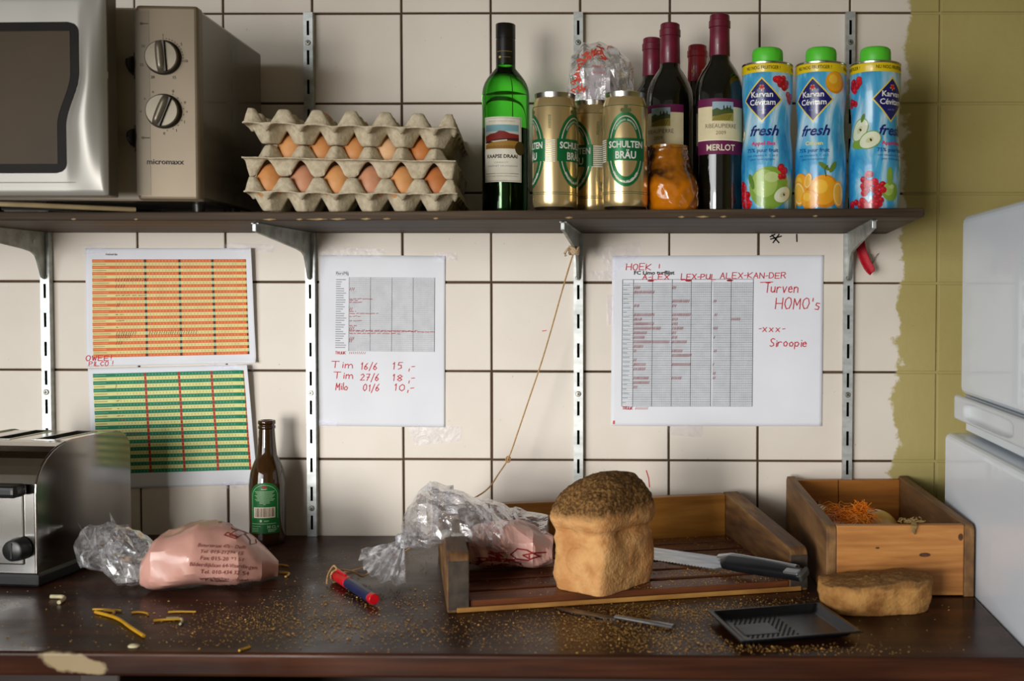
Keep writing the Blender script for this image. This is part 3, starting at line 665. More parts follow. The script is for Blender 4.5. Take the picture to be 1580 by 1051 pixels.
# three red wine bottles with purple capsules
BURG = [(1e-5, .004), (.024, .001), (.033, 0), (.0360, .003), (.0365, .008), (.0365, .176)] + arcprof((.0365, .176), (.0160, .232), .0060)[1:] + [(.0148, .246), (.0142, .262), (.0142, .296), (1e-5, .296)]
def merlot(x, y, label, lab=True, rot=0, scale=1.0, red=False, rise=0):
    t = thing('wine_bottle', label, 'bottle', (x, y, shelf_top(x, y)), 0, 'dark wine bottles')
    pf = [(r, z*scale) for r, z in BURG]; m = MB(); m.lathe(pf, 48); m.build('glass', MT['glassdark'], t, angle=50)
    c = PM('capsule_foil', rgb(*((150, 22, 40) if red else (112, 22, 48))), rgb(*((130, 16, 32) if red else (96, 16, 40))), (50, 50, 50), rough=.38, coat=.2)
    S_ = scale; m = MB(); m.lathe([(.0155, .238*S_), (.0158, .2385*S_), (.0152, .272*S_), (.0152, .280*S_), (.0164, .281*S_), (.0164, .2905*S_), (.0152, .2915*S_), (.0148, .299*S_), (.013, .3005*S_), (1e-5, .3005*S_)], 40)
    cc = m.build('capsule', c, t)
    if red:
        pr = Print(cyl_surf(lambda z: .0158, view_angle(x, y), .0155), .003)
        for u in (-.008, .009): pr.disc(u, .255*S_, .0022, .003, FL(186, 140, 50))
        pr.build('capsule_print', cc)
    if lab:
        pr = Print(cyl_surf(lambda z: .0367, view_angle(x, y)+rot, .0365), .004); pur, cr = FL(106, 26, 72), FL(226, 212, 172)
        pr.rect(-.040, .158, .040, .170, pur, 0); pr.rect(-.040, .109, .040, .158, cr, 0); pr.rect(-.040, .088, .040, .1085, pur, 0); pr.rect(-.040, .1082, .040, .1098, FL(240, 232, 206), 1)
        a, b = -.013, .019
        pr.rect(a, .143, b, .165, FL(150, 176, 190), 1); pr.poly([(a, .139), (b, .139), (b, .154), (.010, .157), (0, .153), (-.006, .156), (a, .153)], FL(70, 84, 40), 2)
        pr.poly([(a, .137), (b, .137), (b, .149), (.004, .147), (a, .143)], FL(156, 140, 54), 3)
        for k in range(9): pr.stroke([(a+.003*k, .1375), (a+.008+.0026*k, .1465)], .0008, FL(74, 78, 30), 4)
        for k in range(3): pr.disc(.004+k*.005, .156, .0009, .004, FL(40, 52, 28), 4)
        pr.text('RIBEAUPIERRE', 0, .1265, .0062, FL(96, 84, 66), 1, width=.048); pr.text('2009', 0, .1168, .0054, FL(110, 98, 76), 1, width=.015)
        pr.text('MERLOT', 0, .0935, .0088, FL(232, 222, 196), 1, width=.044, bold=.02)
        pr.build('label', t)['label'] = 'cream and purple label with a vineyard picture'
    return t
merlot(.527, -.185, 'dark red-wine bottle labelled MERLOT beside the blue cans', True, .07)
merlot(.452, -.142, 'dark red-wine bottle behind the amber jar, second from the cans', True, -.50, .995)
merlot(.4225, -.065, 'dark wine bottle mostly hidden behind the beer cans, at the back', False, 0, .985)
merlot(.4955, -.055, 'dark wine bottle with a brighter red capsule, at the back by the wall', False, 0, .955, True)

# brown beer bottle on the counter
bb = thing('beer_bottle', 'brown glass beer bottle with a green label on the counter', 'bottle', (-.209, -.063, .90))
BP = [(1e-5, .003), (.020, 0), (.0262, .001), (.0288, .005), (.0290, .012), (.0290, .098)] + arcprof((.0290, .098), (.0155, .146), .0030, 10)[1:] + [(.0138, .165), (.0124, .187), (.0122, .189), (.0136, .190), (.0138, .1935), (.0124, .195), (.0124, .1965), (.0138, .1975), (.0138, .2015), (.0128, .2035), (.0095, .2035), (.0090, .17)]
m = MB(); m.lathe(BP, 48); m.build('glass', MT['glassbrown'], bb, angle=55)
pr = Print(cyl_surf(lambda z: .0291, view_angle(-.209, -.063)-.16, .029), .004); gr, gl = FL(24, 96, 44, .4), FL(170, 200, 160)
pts = [(-.0245, .022), (.0245, .022), (.0245, .085)] + [(.0245*math.cos(a), .085+.020*math.sin(a)) for a in [PI*k/12 for k in range(1, 12)]] + [(-.0245, .085)]
pr.poly(pts, gr, 0)
pr.ring(0, .082, .0205, .0185, .0210, .0190, gl, 1, a0=0, a1=PI); pr.rect(-.0210, .046, -.0205, .082, gl, 1); pr.rect(.0205, .046, .0210, .082, gl, 1)
pr.disc(0, .0975, .004, .002, FL(150, 40, 36), 1); pr.text('beer', 0, .0935, .0018, FL(230, 224, 200), 2, width=.009)
for k in range(11):
    wq = .016-.004*max(0, k-7)-.002*(k % 3); pr.rect(-wq, .0900-k*.0021, wq, .0906-k*.0021, gl, 1)
pr.rect(-.018, .0475, .0165, .0645, FL(226, 214, 190), 1)
u = -.0160
while u < .0148:
    q = rnd.choice((.0006, .0009, .0013)); pr.rect(u, .0490, u+q, .0635, FL(104, 66, 50), 2); u += q+rnd.choice((.0006, .0010))
pr.disc(-.006, .0425, .0020, .0022, gl, 1); pr.rect(-.001, .0425, .007, .0431, gl, 1); pr.rect(-.001, .0412, .006, .0418, gl, 1)
pr.rect(-.022, .0375, .018, .0382, gl, 1); pr.rect(-.022, .0335, -.006, .0340, gl, 1); pr.text('30 CL e', .013, .0305, .0042, gl, 1, width=.019, bold=.01)
for k in range(3): pr.rect(.005, .0282-k*.0018, .020-.002*k, .0288-k*.0018, gl, 1); pr.rect(-.022, .030-k*.0024, -.010, .0305-k*.0024, gl, 1)
pr.build('label', bb)['label'] = 'green arched label with a barcode'

# ------------------------------------------------------------------ beer cans
mgold = PM('gold_can_lacquer', rgb(222, 198, 146), rgb(214, 190, 138), (3, 3, 3), rough=.24, metal=.75)
malu = PM('bare_aluminium', rgb(196, 194, 188), rgb(180, 178, 172), (40, 40, 40), rough=.25, metal=1)
CANP = [(.0275, .0045), (.0285, .012), (.0330, .021), (.0330, .148), (.0318, .153), (.0285, .1655)]
def can(x, y, rot, label, crest=True):
    t = thing('beer_can', label, 'can', (x, y, shelf_top(x, y)), 0, 'gold beer cans')
    m = MB(); m.lathe([(.022, .008), (.024, .001), (.0265, 0), (.0290, .0035), (.0310, .0065)], 48, mi=1); m.lathe([(.0310, .0065), (.0325, .0105), (.0330, .016), (.0330, .148), (.0316, .1545), (.0290, .163)], 48, mi=0)
    m.lathe([(.0290, .163), (.0295, .166), (.0298, .170), (.0288, .1705), (.0280, .168), (.0275, .163), (1e-5, .163)], 48, mi=1); b = m.build('body', [mgold, malu], t, angle=50)
    rf = lambda z: .0331 if z < .148 else .0331-(z-.148)*.22
    gg, gw, gd = FL(18, 108, 60, .35, .5, .3), FL(228, 226, 216, .4), FL(86, 96, 52)
    for k in range(2):
        pr = Print(cyl_surf(rf, view_angle(x, y)+rot-k*2.35, .0330), .004)
        pr.ring(0, .087, .0255, .048, .0290, .0530, gg, 1, 56); pr.ring(0, .087, .0190, .0390, .0235, .0460, gg, 1, 56); pr.ring(0, .087, .0241, .0466, .0249, .0474, gw, 1, 56)
        pr.rect(-.0300, .071, .0300, .103, gg, 2)
        pr.text('SCHULTEN', 0, .0895, .0090, gw, 3, width=.0520, bold=.025); pr.text('BR\u00c4U', 0, .0740, .0100, gw, 3, width=.030, bold=.025)
        pr.text('PREMIUM PILSENER', 0, 0, .0036, gw, 3, width=.060, bold=.02, arc=(0, .087, .0262, .0482, -PI/2, -1)); pr.text('ORIGINAL BREWED', 0, 0, .0026, gw, 3, width=.050, arc=(0, .087, .0200, .0405, PI/2, 1))
        if crest:
            pr.disc(0, .1420, .004, .0045, gd, 1); pr.disc(-.005, .1425, .0028, .003, gd, 1); pr.disc(.005, .1425, .0028, .003, gd, 1); pr.disc(0, .1475, .0028, .0022, gd, 1); pr.rect(-.0085, .1345, .0085, .1360, gd, 1)
        pr.build('print', b)
    pr = Print(cyl_surf(rf, view_angle(x, y)+rot-1.17, .0330), .004)
    for k in range(11): pr.rect(-.012, .070+k*.0030, .006, .0715+k*.0030, gw, 1)
    for k in range(9): pr.rect(-.004, .118+k*.0022, .000, .1190+k*.0022, gd, 1)
    pr.build('barcode', b)
    pr = Print(cyl_surf(rf, 0, .0330), .006)
    for zz in (.1495, .0265, .0240): pr.rect(-PI*.033, zz, PI*.033, zz+.0007, FL(40, 84, 50), 1)
    pr.build('stripe', b)
    return t
can(.3885, -.248, .02, 'gold beer can with its green oval emblem facing front'); can(.2865, -.246, .98, 'gold beer can beside the green wine bottle, emblem turned to the right'); can(.3375, -.186, 1.42, 'gold beer can half hidden between two other cans', False)

# ------------------------------------------------------------------ amber jar in crinkled wrap
jr = thing('amber_jar', 'amber jar in crinkled brown wrapping, in front of the wine bottles', 'jar', (.459, -.222, shelf_top(.459, -.222)))
m = MB()
def jarf(u, v):
    z = .097*u; a = 2*PI*v
    r = .0365+.0035*math.sin(PI*min(1, u/.62))-.0085*max(0, (u-.40)/.60)**1.2
    if u < .06: r *= .88+.12*(u/.06)**.5
    p = Vector((math.cos(a)*1.6, math.sin(a)*1.6, z*40)); d_, _ = noise.voronoi(p*1.3)
    r += -.0028*min(.6, d_[1]-d_[0]) + .0012*noise.noise(p*3)
    return (r*math.cos(a)-.0075*u, r*math.sin(a), z)
m.grid(jarf, 54, 72, closed=True); m.add([jarf(1, k/72) for k in range(72)], [tuple(range(72))])
ja = PM('amber_wax', rgb(150, 88, 16), rgb(52, 28, 10), (26, 26, 34), rough=.14, coat=.8, lo=.44, hi=.60, detail=5, sss=.0)
# lighter amber below, browner wrap above
nt = ja.node_tree; b = nt.nodes['Principled BSDF']; src = b.inputs['Base Color'].links[0].from_socket
tc = nd(nt, 'ShaderNodeTexCoord'); sp = nd(nt, 'ShaderNodeSeparateXYZ'); nt.links.new(tc.outputs['Object'], sp.inputs[0])
nn = nd(nt, 'ShaderNodeTexNoise'); nn.inputs['Scale'].default_value = 40; nt.links.new(tc.outputs['Object'], nn.inputs['Vector'])
ma = nd(nt, 'ShaderNodeMath', operation='MULTIPLY_ADD'); ma.inputs[1].default_value = .045; nt.links.new(nn.outputs['Fac'], ma.inputs[0]); nt.links.new(sp.outputs['Z'], ma.inputs[2])
mr = nd(nt, 'ShaderNodeMapRange'); mr.inputs['From Min'].default_value = .060; mr.inputs['From Max'].default_value = .076; nt.links.new(ma.outputs[0], mr.inputs['Value'])
mx = nd(nt, 'ShaderNodeMix', data_type='RGBA'); mx.inputs[6].default_value = rgb(196, 112, 8); nt.links.new(mr.outputs[0], mx.inputs['Factor']); nt.links.new(src, mx.inputs[7]); nt.links.new(mx.outputs[2], b.inputs['Base Color'])
m.build('wrapped_glass', ja, jr, angle=30)
m = MB(); m.lathe([(.0235, .094), (.0282, .0945), (.0286, .0985), (.0262, .0992), (.0235, .096)], 40, M=Matrix.Translation((-.0075, 0, 0))); m.build('rim', PM('amber_rim', rgb(150, 104, 30), rgb(130, 88, 24), rough=.2, coat=.5), jr)

# ------------------------------------------------------------------ fruit drink cans
KP = [(.0355, .0), (.0368, .003), (.0372, .010), (.0385, .045), (.0388, .070), (.0378, .092), (.0352, .115), (.0345, .128), (.0352, .145), (.0372, .165), (.0380, .182), (.0378, .205), (.0372, .2195)]
kr = prof_fn(KP)
def can_blue():
    m, nt, b = new_mat('blue_swirl_print'); L = nt.links; tc = nd(nt, 'ShaderNodeTexCoord').outputs['Object']
    mp = nd(nt, 'ShaderNodeMapping'); mp.inputs['Rotation'].default_value = (.4, .7, .2); mp.inputs['Scale'].default_value = (30, 16, 9); L.new(tc, mp.inputs[0])
    n = nd(nt, 'ShaderNodeTexNoise'); n.inputs['Scale'].default_value = 1; n.inputs['Detail'].default_value = 4; n.inputs['Distortion'].default_value = 1.2; L.new(mp.outputs[0], n.inputs['Vector'])
    cr = nd(nt, 'ShaderNodeValToRGB'); e = cr.color_ramp.elements; e[0].position = .33; e[0].color = rgb(26, 130, 190); e[1].position = .66; e[1].color = rgb(204, 228, 238); x = e.new(.49); x.color = rgb(70, 170, 214)
    L.new(n.outputs['Fac'], cr.inputs['Fac']); L.new(cr.outputs[0], b.inputs['Base Color']); b.inputs['Roughness'].default_value = .24; b.inputs['Coat Weight'].default_value = .35; return m
mblue = can_blue(); myel = PM('yellow_band', rgb(236, 208, 26), rgb(228, 198, 20), (9, 9, 9), rough=.3, coat=.3)
mgreen = PM('lime_green_cap', rgb(100, 222, 62), rgb(88, 208, 52), (20, 20, 20), rough=.42)
def gloss(r, g, b): return FL(r, g, b, .25, .5, 0, .3)
def fruit_can(x, y, rot, label, kind):
    t = thing('drink_can', label, 'can', (x-.0015, y, shelf_top(x, y)), 0, 'tall blue fruit drink cans'); t.scale = (.985, .985, .978)
    m = MB(); m.lathe([(1e-5, .002), (.034, .0015), (.0362, 0)] + KP[1:], 56); b = m.build('body', mblue, t, angle=60)
    m = MB(); m.lathe([(.0380, .2065), (.03815, .2068), (.0379, .2195)], 56); m.build('yellow_band', myel, t)
    m = MB(); m.lathe([(.0372, .2190), (.0382, .2200), (.0384, .2222), (.0374, .2230), (.0350, .2222), (.021, .2240), (1e-5, .2240)], 56); m.build('rim', malu, t)
    m = MB(); m.lathe([(.0225, .2230), (.0232, .2240), (.0232, .2400), (.0222, .2450), (.0195, .2475), (1e-5, .2478)], 48)
    for i, p in enumerate(m.v):
        a = math.atan2(p[1], p[0]); k = 1-.055*max(0, math.cos(a*7))**6*(1 if p[2] > .2405 else 0); m.v[i] = (p[0]*k, p[1]*k, p[2])
    m.build('cap', mgreen, t, angle=50)
    pr = Print(cyl_surf(kr, view_angle(x, y)+rot, .0372), .0035)
    navy, ye, wh = gloss(22, 26, 104), gloss(238, 212, 84), gloss(240, 240, 238)
    def dia(w_, h_, mt, ly): pr.poly([(0, .166-h_), (w_, .166), (0, .166+h_), (-w_, .166)], mt, ly)
    dia(.0315, .0335, ye, 1); dia(.0288, .0306, navy, 2)
    for k in range(5):
        a = PI/2+k*2*PI/5; pr.disc(.0022*math.cos(a), .1842+.0022*math.sin(a), .0016, .0016, gloss(206, 34, 52), 4, 8); pr.disc(.0036*math.cos(a+.6), .1835+.0036*math.sin(a+.6), .0008, .0014, gloss(220, 190, 70), 3, 6)
    pr.text('Karvan', 0, .1700, .0080, wh, 3, width=.033, bold=.018); pr.text('C\u00e9vitam', .0005, .1585, .0080, wh, 3, width=.040, bold=.018); pr.text('sinds 1923', 0, .1500, .0022, gloss(130, 140, 190), 3, width=.013)
    pr.text('fresh', .0030, .1135, .0150, gloss(26, 36, 112), 3, width=.048, shear=.35, bold=.022)
    flav = ('Appel-Bes', gloss(226, 40, 108)) if kind != 1 else ('Citroen', gloss(250, 232, 130))
    pr.text(flav[0], .002, .0990, .0056, flav[1], 3, width=.037 if kind != 1 else .027, bold=.02)
    pr.text('75% puur fruit', .001, .0885, .0056, gloss(22, 84, 160), 3, width=.048, bold=.018); pr.text('met vitamine B, C en E', .001, .0820, .0034, gloss(44, 108, 176), 3, width=.046); pr.text('geen toevoegingen', .001, .0765, .0034, gloss(44, 108, 176), 3, width=.036)
    p2 = Print(cyl_surf(lambda z: .0382, view_angle(x, y)+rot, .0380), .0035)
    for k in (0, 1, -1): p2.text('NU NOG FRUITIGER !', .001+k*.079, .2108, .0050, FL(64, 52, 20), 0, width=.054, bold=.01)
    p2.build('band_print', b)
    reds = [gloss(204, 24, 44), gloss(176, 14, 34), gloss(222, 52, 62)]; gns = [gloss(132, 170, 62), gloss(168, 196, 98), gloss(94, 136, 44)]
    def currants(u, v, n, sp, sv=None):
        for k in range(n):
            a = rnd.random()*2*PI; q = rnd.random()**.6; uu, vv = u+sp*q*math.cos(a), v+(sv or sp)*q*math.sin(a); rr = .0050*rnd.uniform(.85, 1.1)
            if vv < .004+rr: vv = .004+rr
            pr.disc(uu, vv, rr, rr, reds[k % 2], 4+.3*k, 14); pr.disc(uu-.0012, vv+.0016, rr*.42, rr*.35, reds[2], 4.15+.3*k, 8); pr.disc(uu+.0016, vv-.0016, .0006, .0006, gloss(60, 10, 14), 4.15+.3*k, 6)
    def apple(u, v, r, ly=4):
        pr.disc(u, v, r, r*1.02, gns[0], ly, 24); pr.disc(u-r*.25, v+r*.2, r*.62, r*.66, gns[1], ly+.5, 20); pr.disc(u+r*.1, v+r*.5, r*.35, r*.25, gloss(196, 214, 140), ly+.8, 16)
    def half(u, v, r, tilt, ly=6):
        pr.disc(u, v, r, r*.72, gns[0], ly, 20, tilt=tilt); pr.disc(u, v, r*.92, r*.64, gloss(232, 236, 206), ly+.4, 20, tilt=tilt); pr.disc(u, v, r*.35, r*.22, gloss(212, 214, 160), ly+.7, 12, tilt=tilt); pr.disc(u+r*.1, v, r*.09, r*.14, gloss(70, 44, 22), ly+1, 8, tilt=tilt)
    def orange(u, v, r, c=0, ly=4):
        o_ = [gloss(242, 168, 34), gloss(250, 196, 66), gloss(226, 138, 22)]
        pr.disc(u, v, r, r*1.05, o_[2], ly, 22); pr.disc(u-r*.08, v+r*.08, r*.88, r*.92, o_[0], ly+.4, 22); pr.disc(u-r*.25, v+r*.3, r*.45, r*.45, o_[1], ly+.8, 16)
    def seg(u, v, r, q, tilt, ly=6):
        pr.disc(u, v, r, q, gloss(240, 164, 48), ly, 20, tilt=tilt); pr.disc(u, v, r*.86, q*.86, gloss(250, 226, 150), ly+.3, 20, tilt=tilt); pr.disc(u, v, r*.72, q*.74, gloss(246, 186, 70), ly+.6, 20, tilt=tilt)
    if kind == 0:
        currants(.030, .193, 12, .0105); currants(.046, .168, 5, .006, .010); apple(.012, .036, .031); half(.033, .026, .0165, .5, 7); pr.disc(-.015, .045, .004, .012, gns[2], 5, 14, tilt=.3); currants(.031, .059, 7, .008, .009); currants(-.030, .022, 22, .0125, .022); currants(-.036, .040, 5, .004); half(-.042, .115, .010, .8, 4)
    elif kind == 1:
        orange(.034, .191, .0155, ly=4); orange(-.020, .040, .017); orange(.018, .030, .0235, ly=6); seg(-.024, .028, .014, .019, .2, 8); orange(-.004, .018, .014, ly=9); seg(.040, .026, .010, .020, .1, 9); seg(-.006, .046, .006, .012, -.2, 8); seg(-.040, .020, .010, .018, 0, 8)
        for p, tl in (((.017, .067), .9), ((.030, .066), -.5)): pr.disc(p[0], p[1], .0035, .0095, gloss(104, 132, 46), 8, 14, tilt=tl)
        pr.stroke([(.020, .052), (.018, .062), (.022, .068)], .0012, gloss(70, 90, 40), 9)
    else:
        currants(-.058, .188, 14, .010, .012); currants(-.066, .165, 6, .008); half(-.052, .122, .019, .9, 4); half(-.034, .106, .018, .4, 6); pr.disc(-.046, .139, .003, .007, gns[2], 5, 12, tilt=-.4); pr.disc(-.050, .101, .017, .008, gns[0], 3.5, 16)
        currants(-.036, .040, 16, .011, .016); currants(-.020, .028, 12, .009, .018); currants(-.052, .010, 12, .016, .007); currants(-.030, .010, 10, .016, .007); apple(-.002, .030, .014); pr.disc(-.004, .052, .005, .014, gns[0], 6, 14)
    pr.build('print', b)
    m = MB(); m.lathe([(.0358, .0), (.0374, .0012), (.0376, .003), (.0371, .004)], 48); m.build('base_rim', malu, t)
    return t
fruit_can(.5985, -.212, -.22, 'blue drink can printed with a green apple and red berries, left of three', 0)
fruit_can(.6775, -.212, -.32, 'blue drink can printed with oranges, middle of three', 1)
fruit_can(.7575, -.212, .72, 'blue drink can turned sideways with red berries below, right of three', 2)

# ------------------------------------------------------------------ bags
def clear_plastic(name, tint=(.97, .97, 1, 1), gloss_=.16, milk=.10, rough=.12, fres=.55):
    m = bpy.data.materials.new(name); m.use_nodes = True; nt = m.node_tree; nt.nodes.clear(); L = nt.links
    out = nd(nt, 'ShaderNodeOutputMaterial'); tr = nd(nt, 'ShaderNodeBsdfTransparent'); tr.inputs[0].default_value = tint
    gl = nd(nt, 'ShaderNodeBsdfGlossy'); gl.inputs['Roughness'].default_value = rough; gl.inputs['Color'].default_value = (1, 1, 1, 1)
    df = nd(nt, 'ShaderNodeBsdfDiffuse'); df.inputs[0].default_value = (.9, .9, .92, 1); ts = nd(nt, 'ShaderNodeBsdfTranslucent'); ts.inputs[0].default_value = (.9, .9, .92, 1)
    mm = nd(nt, 'ShaderNodeMixShader'); mm.inputs[0].default_value = .5; L.new(df.outputs[0], mm.inputs[1]); L.new(ts.outputs[0], mm.inputs[2])
    tc = nd(nt, 'ShaderNodeTexCoord'); n = nd(nt, 'ShaderNodeTexNoise'); n.inputs['Scale'].default_value = 55; n.inputs['Detail'].default_value = 4; n.inputs['Distortion'].default_value = 1.5; L.new(tc.outputs['Object'], n.inputs['Vector'])
    bp = nd(nt, 'ShaderNodeBump'); bp.inputs['Strength'].default_value = .55; bp.inputs['Distance'].default_value = .004; L.new(n.outputs['Fac'], bp.inputs['Height']); L.new(bp.outputs[0], gl.inputs['Normal'])
    mr = nd(nt, 'ShaderNodeMapRange'); mr.inputs['From Min'].default_value = .45; mr.inputs['From Max'].default_value = .75; mr.inputs['To Min'].default_value = milk*.4; mr.inputs['To Max'].default_value = milk*2.2; L.new(n.outputs['Fac'], mr.inputs['Value'])
    m1 = nd(nt, 'ShaderNodeMixShader'); L.new(mr.outputs[0], m1.inputs[0]); L.new(tr.outputs[0], m1.inputs[1]); L.new(mm.outputs[0], m1.inputs[2])
    lw = nd(nt, 'ShaderNodeLayerWeight'); lw.inputs['Blend'].default_value = .35; L.new(bp.outputs[0], lw.inputs['Normal'])
    m2 = nd(nt, 'ShaderNodeMath', operation='MULTIPLY_ADD'); m2.inputs[1].default_value = fres; m2.inputs[2].default_value = gloss_; L.new(lw.outputs['Fresnel'], m2.inputs[0])
    m3 = nd(nt, 'ShaderNodeMixShader'); L.new(m2.outputs[0], m3.inputs[0]); L.new(m1.outputs[0], m3.inputs[1]); L.new(gl.outputs[0], m3.inputs[2]); L.new(m3.outputs[0], out.inputs[0])
    return m
mclear = clear_plastic('clear_crinkled_plastic', gloss_=.05, milk=.32, fres=.42)
mmilk = clear_plastic('gathered_clear_plastic', gloss_=.08, milk=.55, fres=.42)
def pink_plastic(name, c, alpha):
    m = PM(name, c, tuple(x*.9 for x in c[:3])+(1,), (25, 25, 25), rough=.32, bump=.25, bscale=(60, 60, 60), coat=.25); b = m.node_tree.nodes['Principled BSDF']
    b.inputs['Alpha'].default_value = alpha; b.inputs['Subsurface Weight'].default_value = .25; b.inputs['Subsurface Radius'].default_value = (.02, .01, .01); b.inputs['Subsurface Scale'].default_value = .5; return m
mpink = pink_plastic('pink_bag_plastic', rgb(214, 162, 148), .86)

def crease(p, sc):
    d_, _ = noise.voronoi(p*sc); return min(.55, d_[1]-d_[0])
def bag(spine, widths, heights, amp, sc, nu=44, nv=46, seed=0, zmin=None, lobes=0):
    """A crumpled sack: rings along a spine of (x, y, zbottom), with half width and height at each knot."""
    n = len(spine)-1; m = MB(); sp = [Vector(p) for p in spine]
    def at(arr, t):
        k = min(n-1, int(t*n)); f = t*n-k; f = f*f*(3-2*f); a, b = arr[k], arr[k+1]; return a+(b-a)*f
    def fn(u, v):
        c = at(sp, u); t = (at(sp, min(1, u+.02))-at(sp, max(0, u-.02))); t.z = 0
        s = Vector((-t.y, t.x, 0)).normalized() if t.length > 1e-6 else Vector((0, 1, 0))
        wd, ht = at(widths, u), at(heights, u); a = 2*PI*v
        x, z = math.cos(a), math.sin(a)
        if z < 0: z = -abs(z)**.6*1.0
        z = (z+1)/2
        if lobes: wd *= 1+.12*math.sin(a*lobes+seed)
        p = c + s*(wd*x) + Vector((0, 0, ht*z))
        q = p + Vector((seed*1.3, seed*.7, seed))
        d = -amp*crease(q, sc)*1.5 - amp*.6*crease(q+Vector((.3, .1, .2)), sc*2.3) + amp*.5*noise.noise(q*sc*.8)
        dirn = (s*x + Vector((0, 0, (z-.4)*1.4)) + t.normalized()*.3*noise.noise(q*sc*1.5)*(1 if t.length else 0))
        p = p + dirn*d
        if zmin is not None: p.z = max(p.z, zmin+.0005*abs(noise.noise(q*90)))
        return tuple(p)
    m.grid(fn, nu, nv, closed=True, smooth=False)
    for i in (0, nu): m.add([fn(i/nu, k/nv) for k in range(nv)], [tuple(range(nv))])
    return m
def bvh_of(m): return BVHTree.FromPolygons([Vector(v) for v in m.v], m.f)
def cast_surf(bv, org, ux, uz, dirn, lift=.0008):
    def f(u, v, h):
        o = org + ux*u + uz*v; hit, nrm, _, _ = bv.ray_cast(o-dirn*.4, dirn)
        return tuple(hit - dirn*(lift+h)) if hit else None
    return f

# pink bakery bag on the counter
pb = thing('bakery_bag', 'pink printed bakery bag with a clear crinkled neck, beside the toaster', 'bag', (0, 0, 0))
body = bag([(-.268, -.340, .9006), (-.245, -.340, .9006), (-.205, -.330, .9006), (-.165, -.318, .9006), (-.135, -.300, .9006), (-.110, -.288, .9006)], [.034, .056, .064, .060, .046, .014], [.062, .084, .094, .086, .064, .034], .012, 11, 34, 38, 3, .9005)
body.s = [True]*len(body.s); body.build('pink_body', mpink, pb, recalc=False, angle=28)
bv = bvh_of(body); dn = Vector((-.16, .93, -.33)).normalized(); inkp = FL(118, 52, 46)
pr = Print(cast_surf(bv, Vector((-.148, -.40, .956)), Vector((.985, .17, 0)), Vector((.06, .33, .94)).normalized(), dn), .004)
for k, tx in enumerate(('Boterstraat 47a - Delft', 'Tel. 015-21226 15', 'Fax 015-20 33 51', 'Bilderdijklaan 64-Vlaardingen', 'Tel. 010-434 32 54', 'www.bakkervanheel.nl')):
    pr.text(tx, -.006+.002*k, .018-k*.0088, .0048, inkp, 1, width=(.058, .052, .052, .080, .058, .066)[k], rot=-.05)
ikl = FL(128, 48, 44)
for st in ([(-.024, .058), (-.010, .059), (.014, .056), (.020, .052)], [(-.008, .056), (-.002, .047), (.016, .044), (.020, .056)], [(.004, .045), (-.002, .037), (.010, .033), (.014, .043)], [(-.008, .037), (-.006, .041), (.010, .034), (.008, .031), (-.008, .037)], [(.018, .043), (.026, .036), (.030, .028), (.026, .024), (.022, .032), (.014, .040)]): pr.stroke(st, .0013, ikl, 1)
pr.build('bag_print', pb)
neck = bag([(-.255, -.335, .9006), (-.285, -.328, .9006), (-.318, -.318, .9006), (-.350, -.302, .902), (-.380, -.282, .906)], [.036, .050, .052, .048, .036], [.060, .072, .078, .082, .074], .026, 12, 22, 26, 11, .9005)
neck.build('clear_neck', mclear, pb, recalc=False)
m = MB()
for k in range(7):      # crumpled points of the open end
    a = Vector((-.345+.012*rnd.uniform(-1, 1), -.30+.03*rnd.uniform(-1, 1), .93+.02*rnd.random())); b_ = a+Vector((rnd.uniform(-.05, .005), rnd.uniform(-.03, .03), rnd.uniform(.0, .055))); c_ = a+Vector((rnd.uniform(-.02, .03), rnd.uniform(-.03, .03), rnd.uniform(.0, .035)))
    mid = (a+b_+c_)/3+Vector((.004, -.008, .004)); m.add([a, b_, c_, mid], [(0, 1, 3), (1, 2, 3), (2, 0, 3)])
m.build('torn_edge', mclear, pb)

# clear knotted bag lying over the bread tray, pink bag inside
cb = thing('plastic_bag', 'clear knotted plastic bag with a pink bag inside, lying in the bread tray', 'bag', (0, 0, 0))
ob = bag([(.068, -.282, .945), (.082, -.284, .942), (.108, -.284, .945), (.142, -.278, .950), (.180, -.262, .935), (.225, -.252, .918), (.275, -.248, .916)], [.010, .056, .094, .098, .080, .062, .046], [.020, .070, .102, .096, .088, .078, .066], .024, 11, 40, 42, 5, .9165)
ob.build('clear_body', mclear, cb, recalc=False)
ib = bag([(.158, -.275, .930), (.172, -.275, .922), (.195, -.276, .917), (.225, -.276, .917), (.258, -.272, .917), (.285, -.270, .918)], [.010, .040, .050, .052, .048, .024], [.040, .058, .068, .070, .066, .054], .012, 14, 40, 40, 8, .9165)
ibo = ib.build('pink_inner_bag', pink_plastic('pale_pink_plastic', rgb(238, 188, 176), .9), cb, recalc=False)
bv = bvh_of(ib); pr = Print(cast_surf(bv, Vector((.215, -.36, .938)), Vector((1, 0, 0)), Vector((0, .2, .98)), Vector((.12, .95, -.28)).normalized(), .001), .004); ikr = FL(150, 30, 40)
q = random.Random(4)
for k in range(16):
    u0, v0 = q.uniform(-.035, .045), q.uniform(.000, .026)
    pr.stroke([(u0+q.uniform(-.008, .008)*j, v0+q.uniform(-.006, .006)*(j % 2)) for j in range(4)], .0017, ikr, 1)
pr.stroke([(.010, .018), (.020, .026), (.034, .024), (.050, .016), (.035, .010), (.018, .012), (.010, .018)], .0018, ikr, 1)
pr.build('bag_print', ibo)
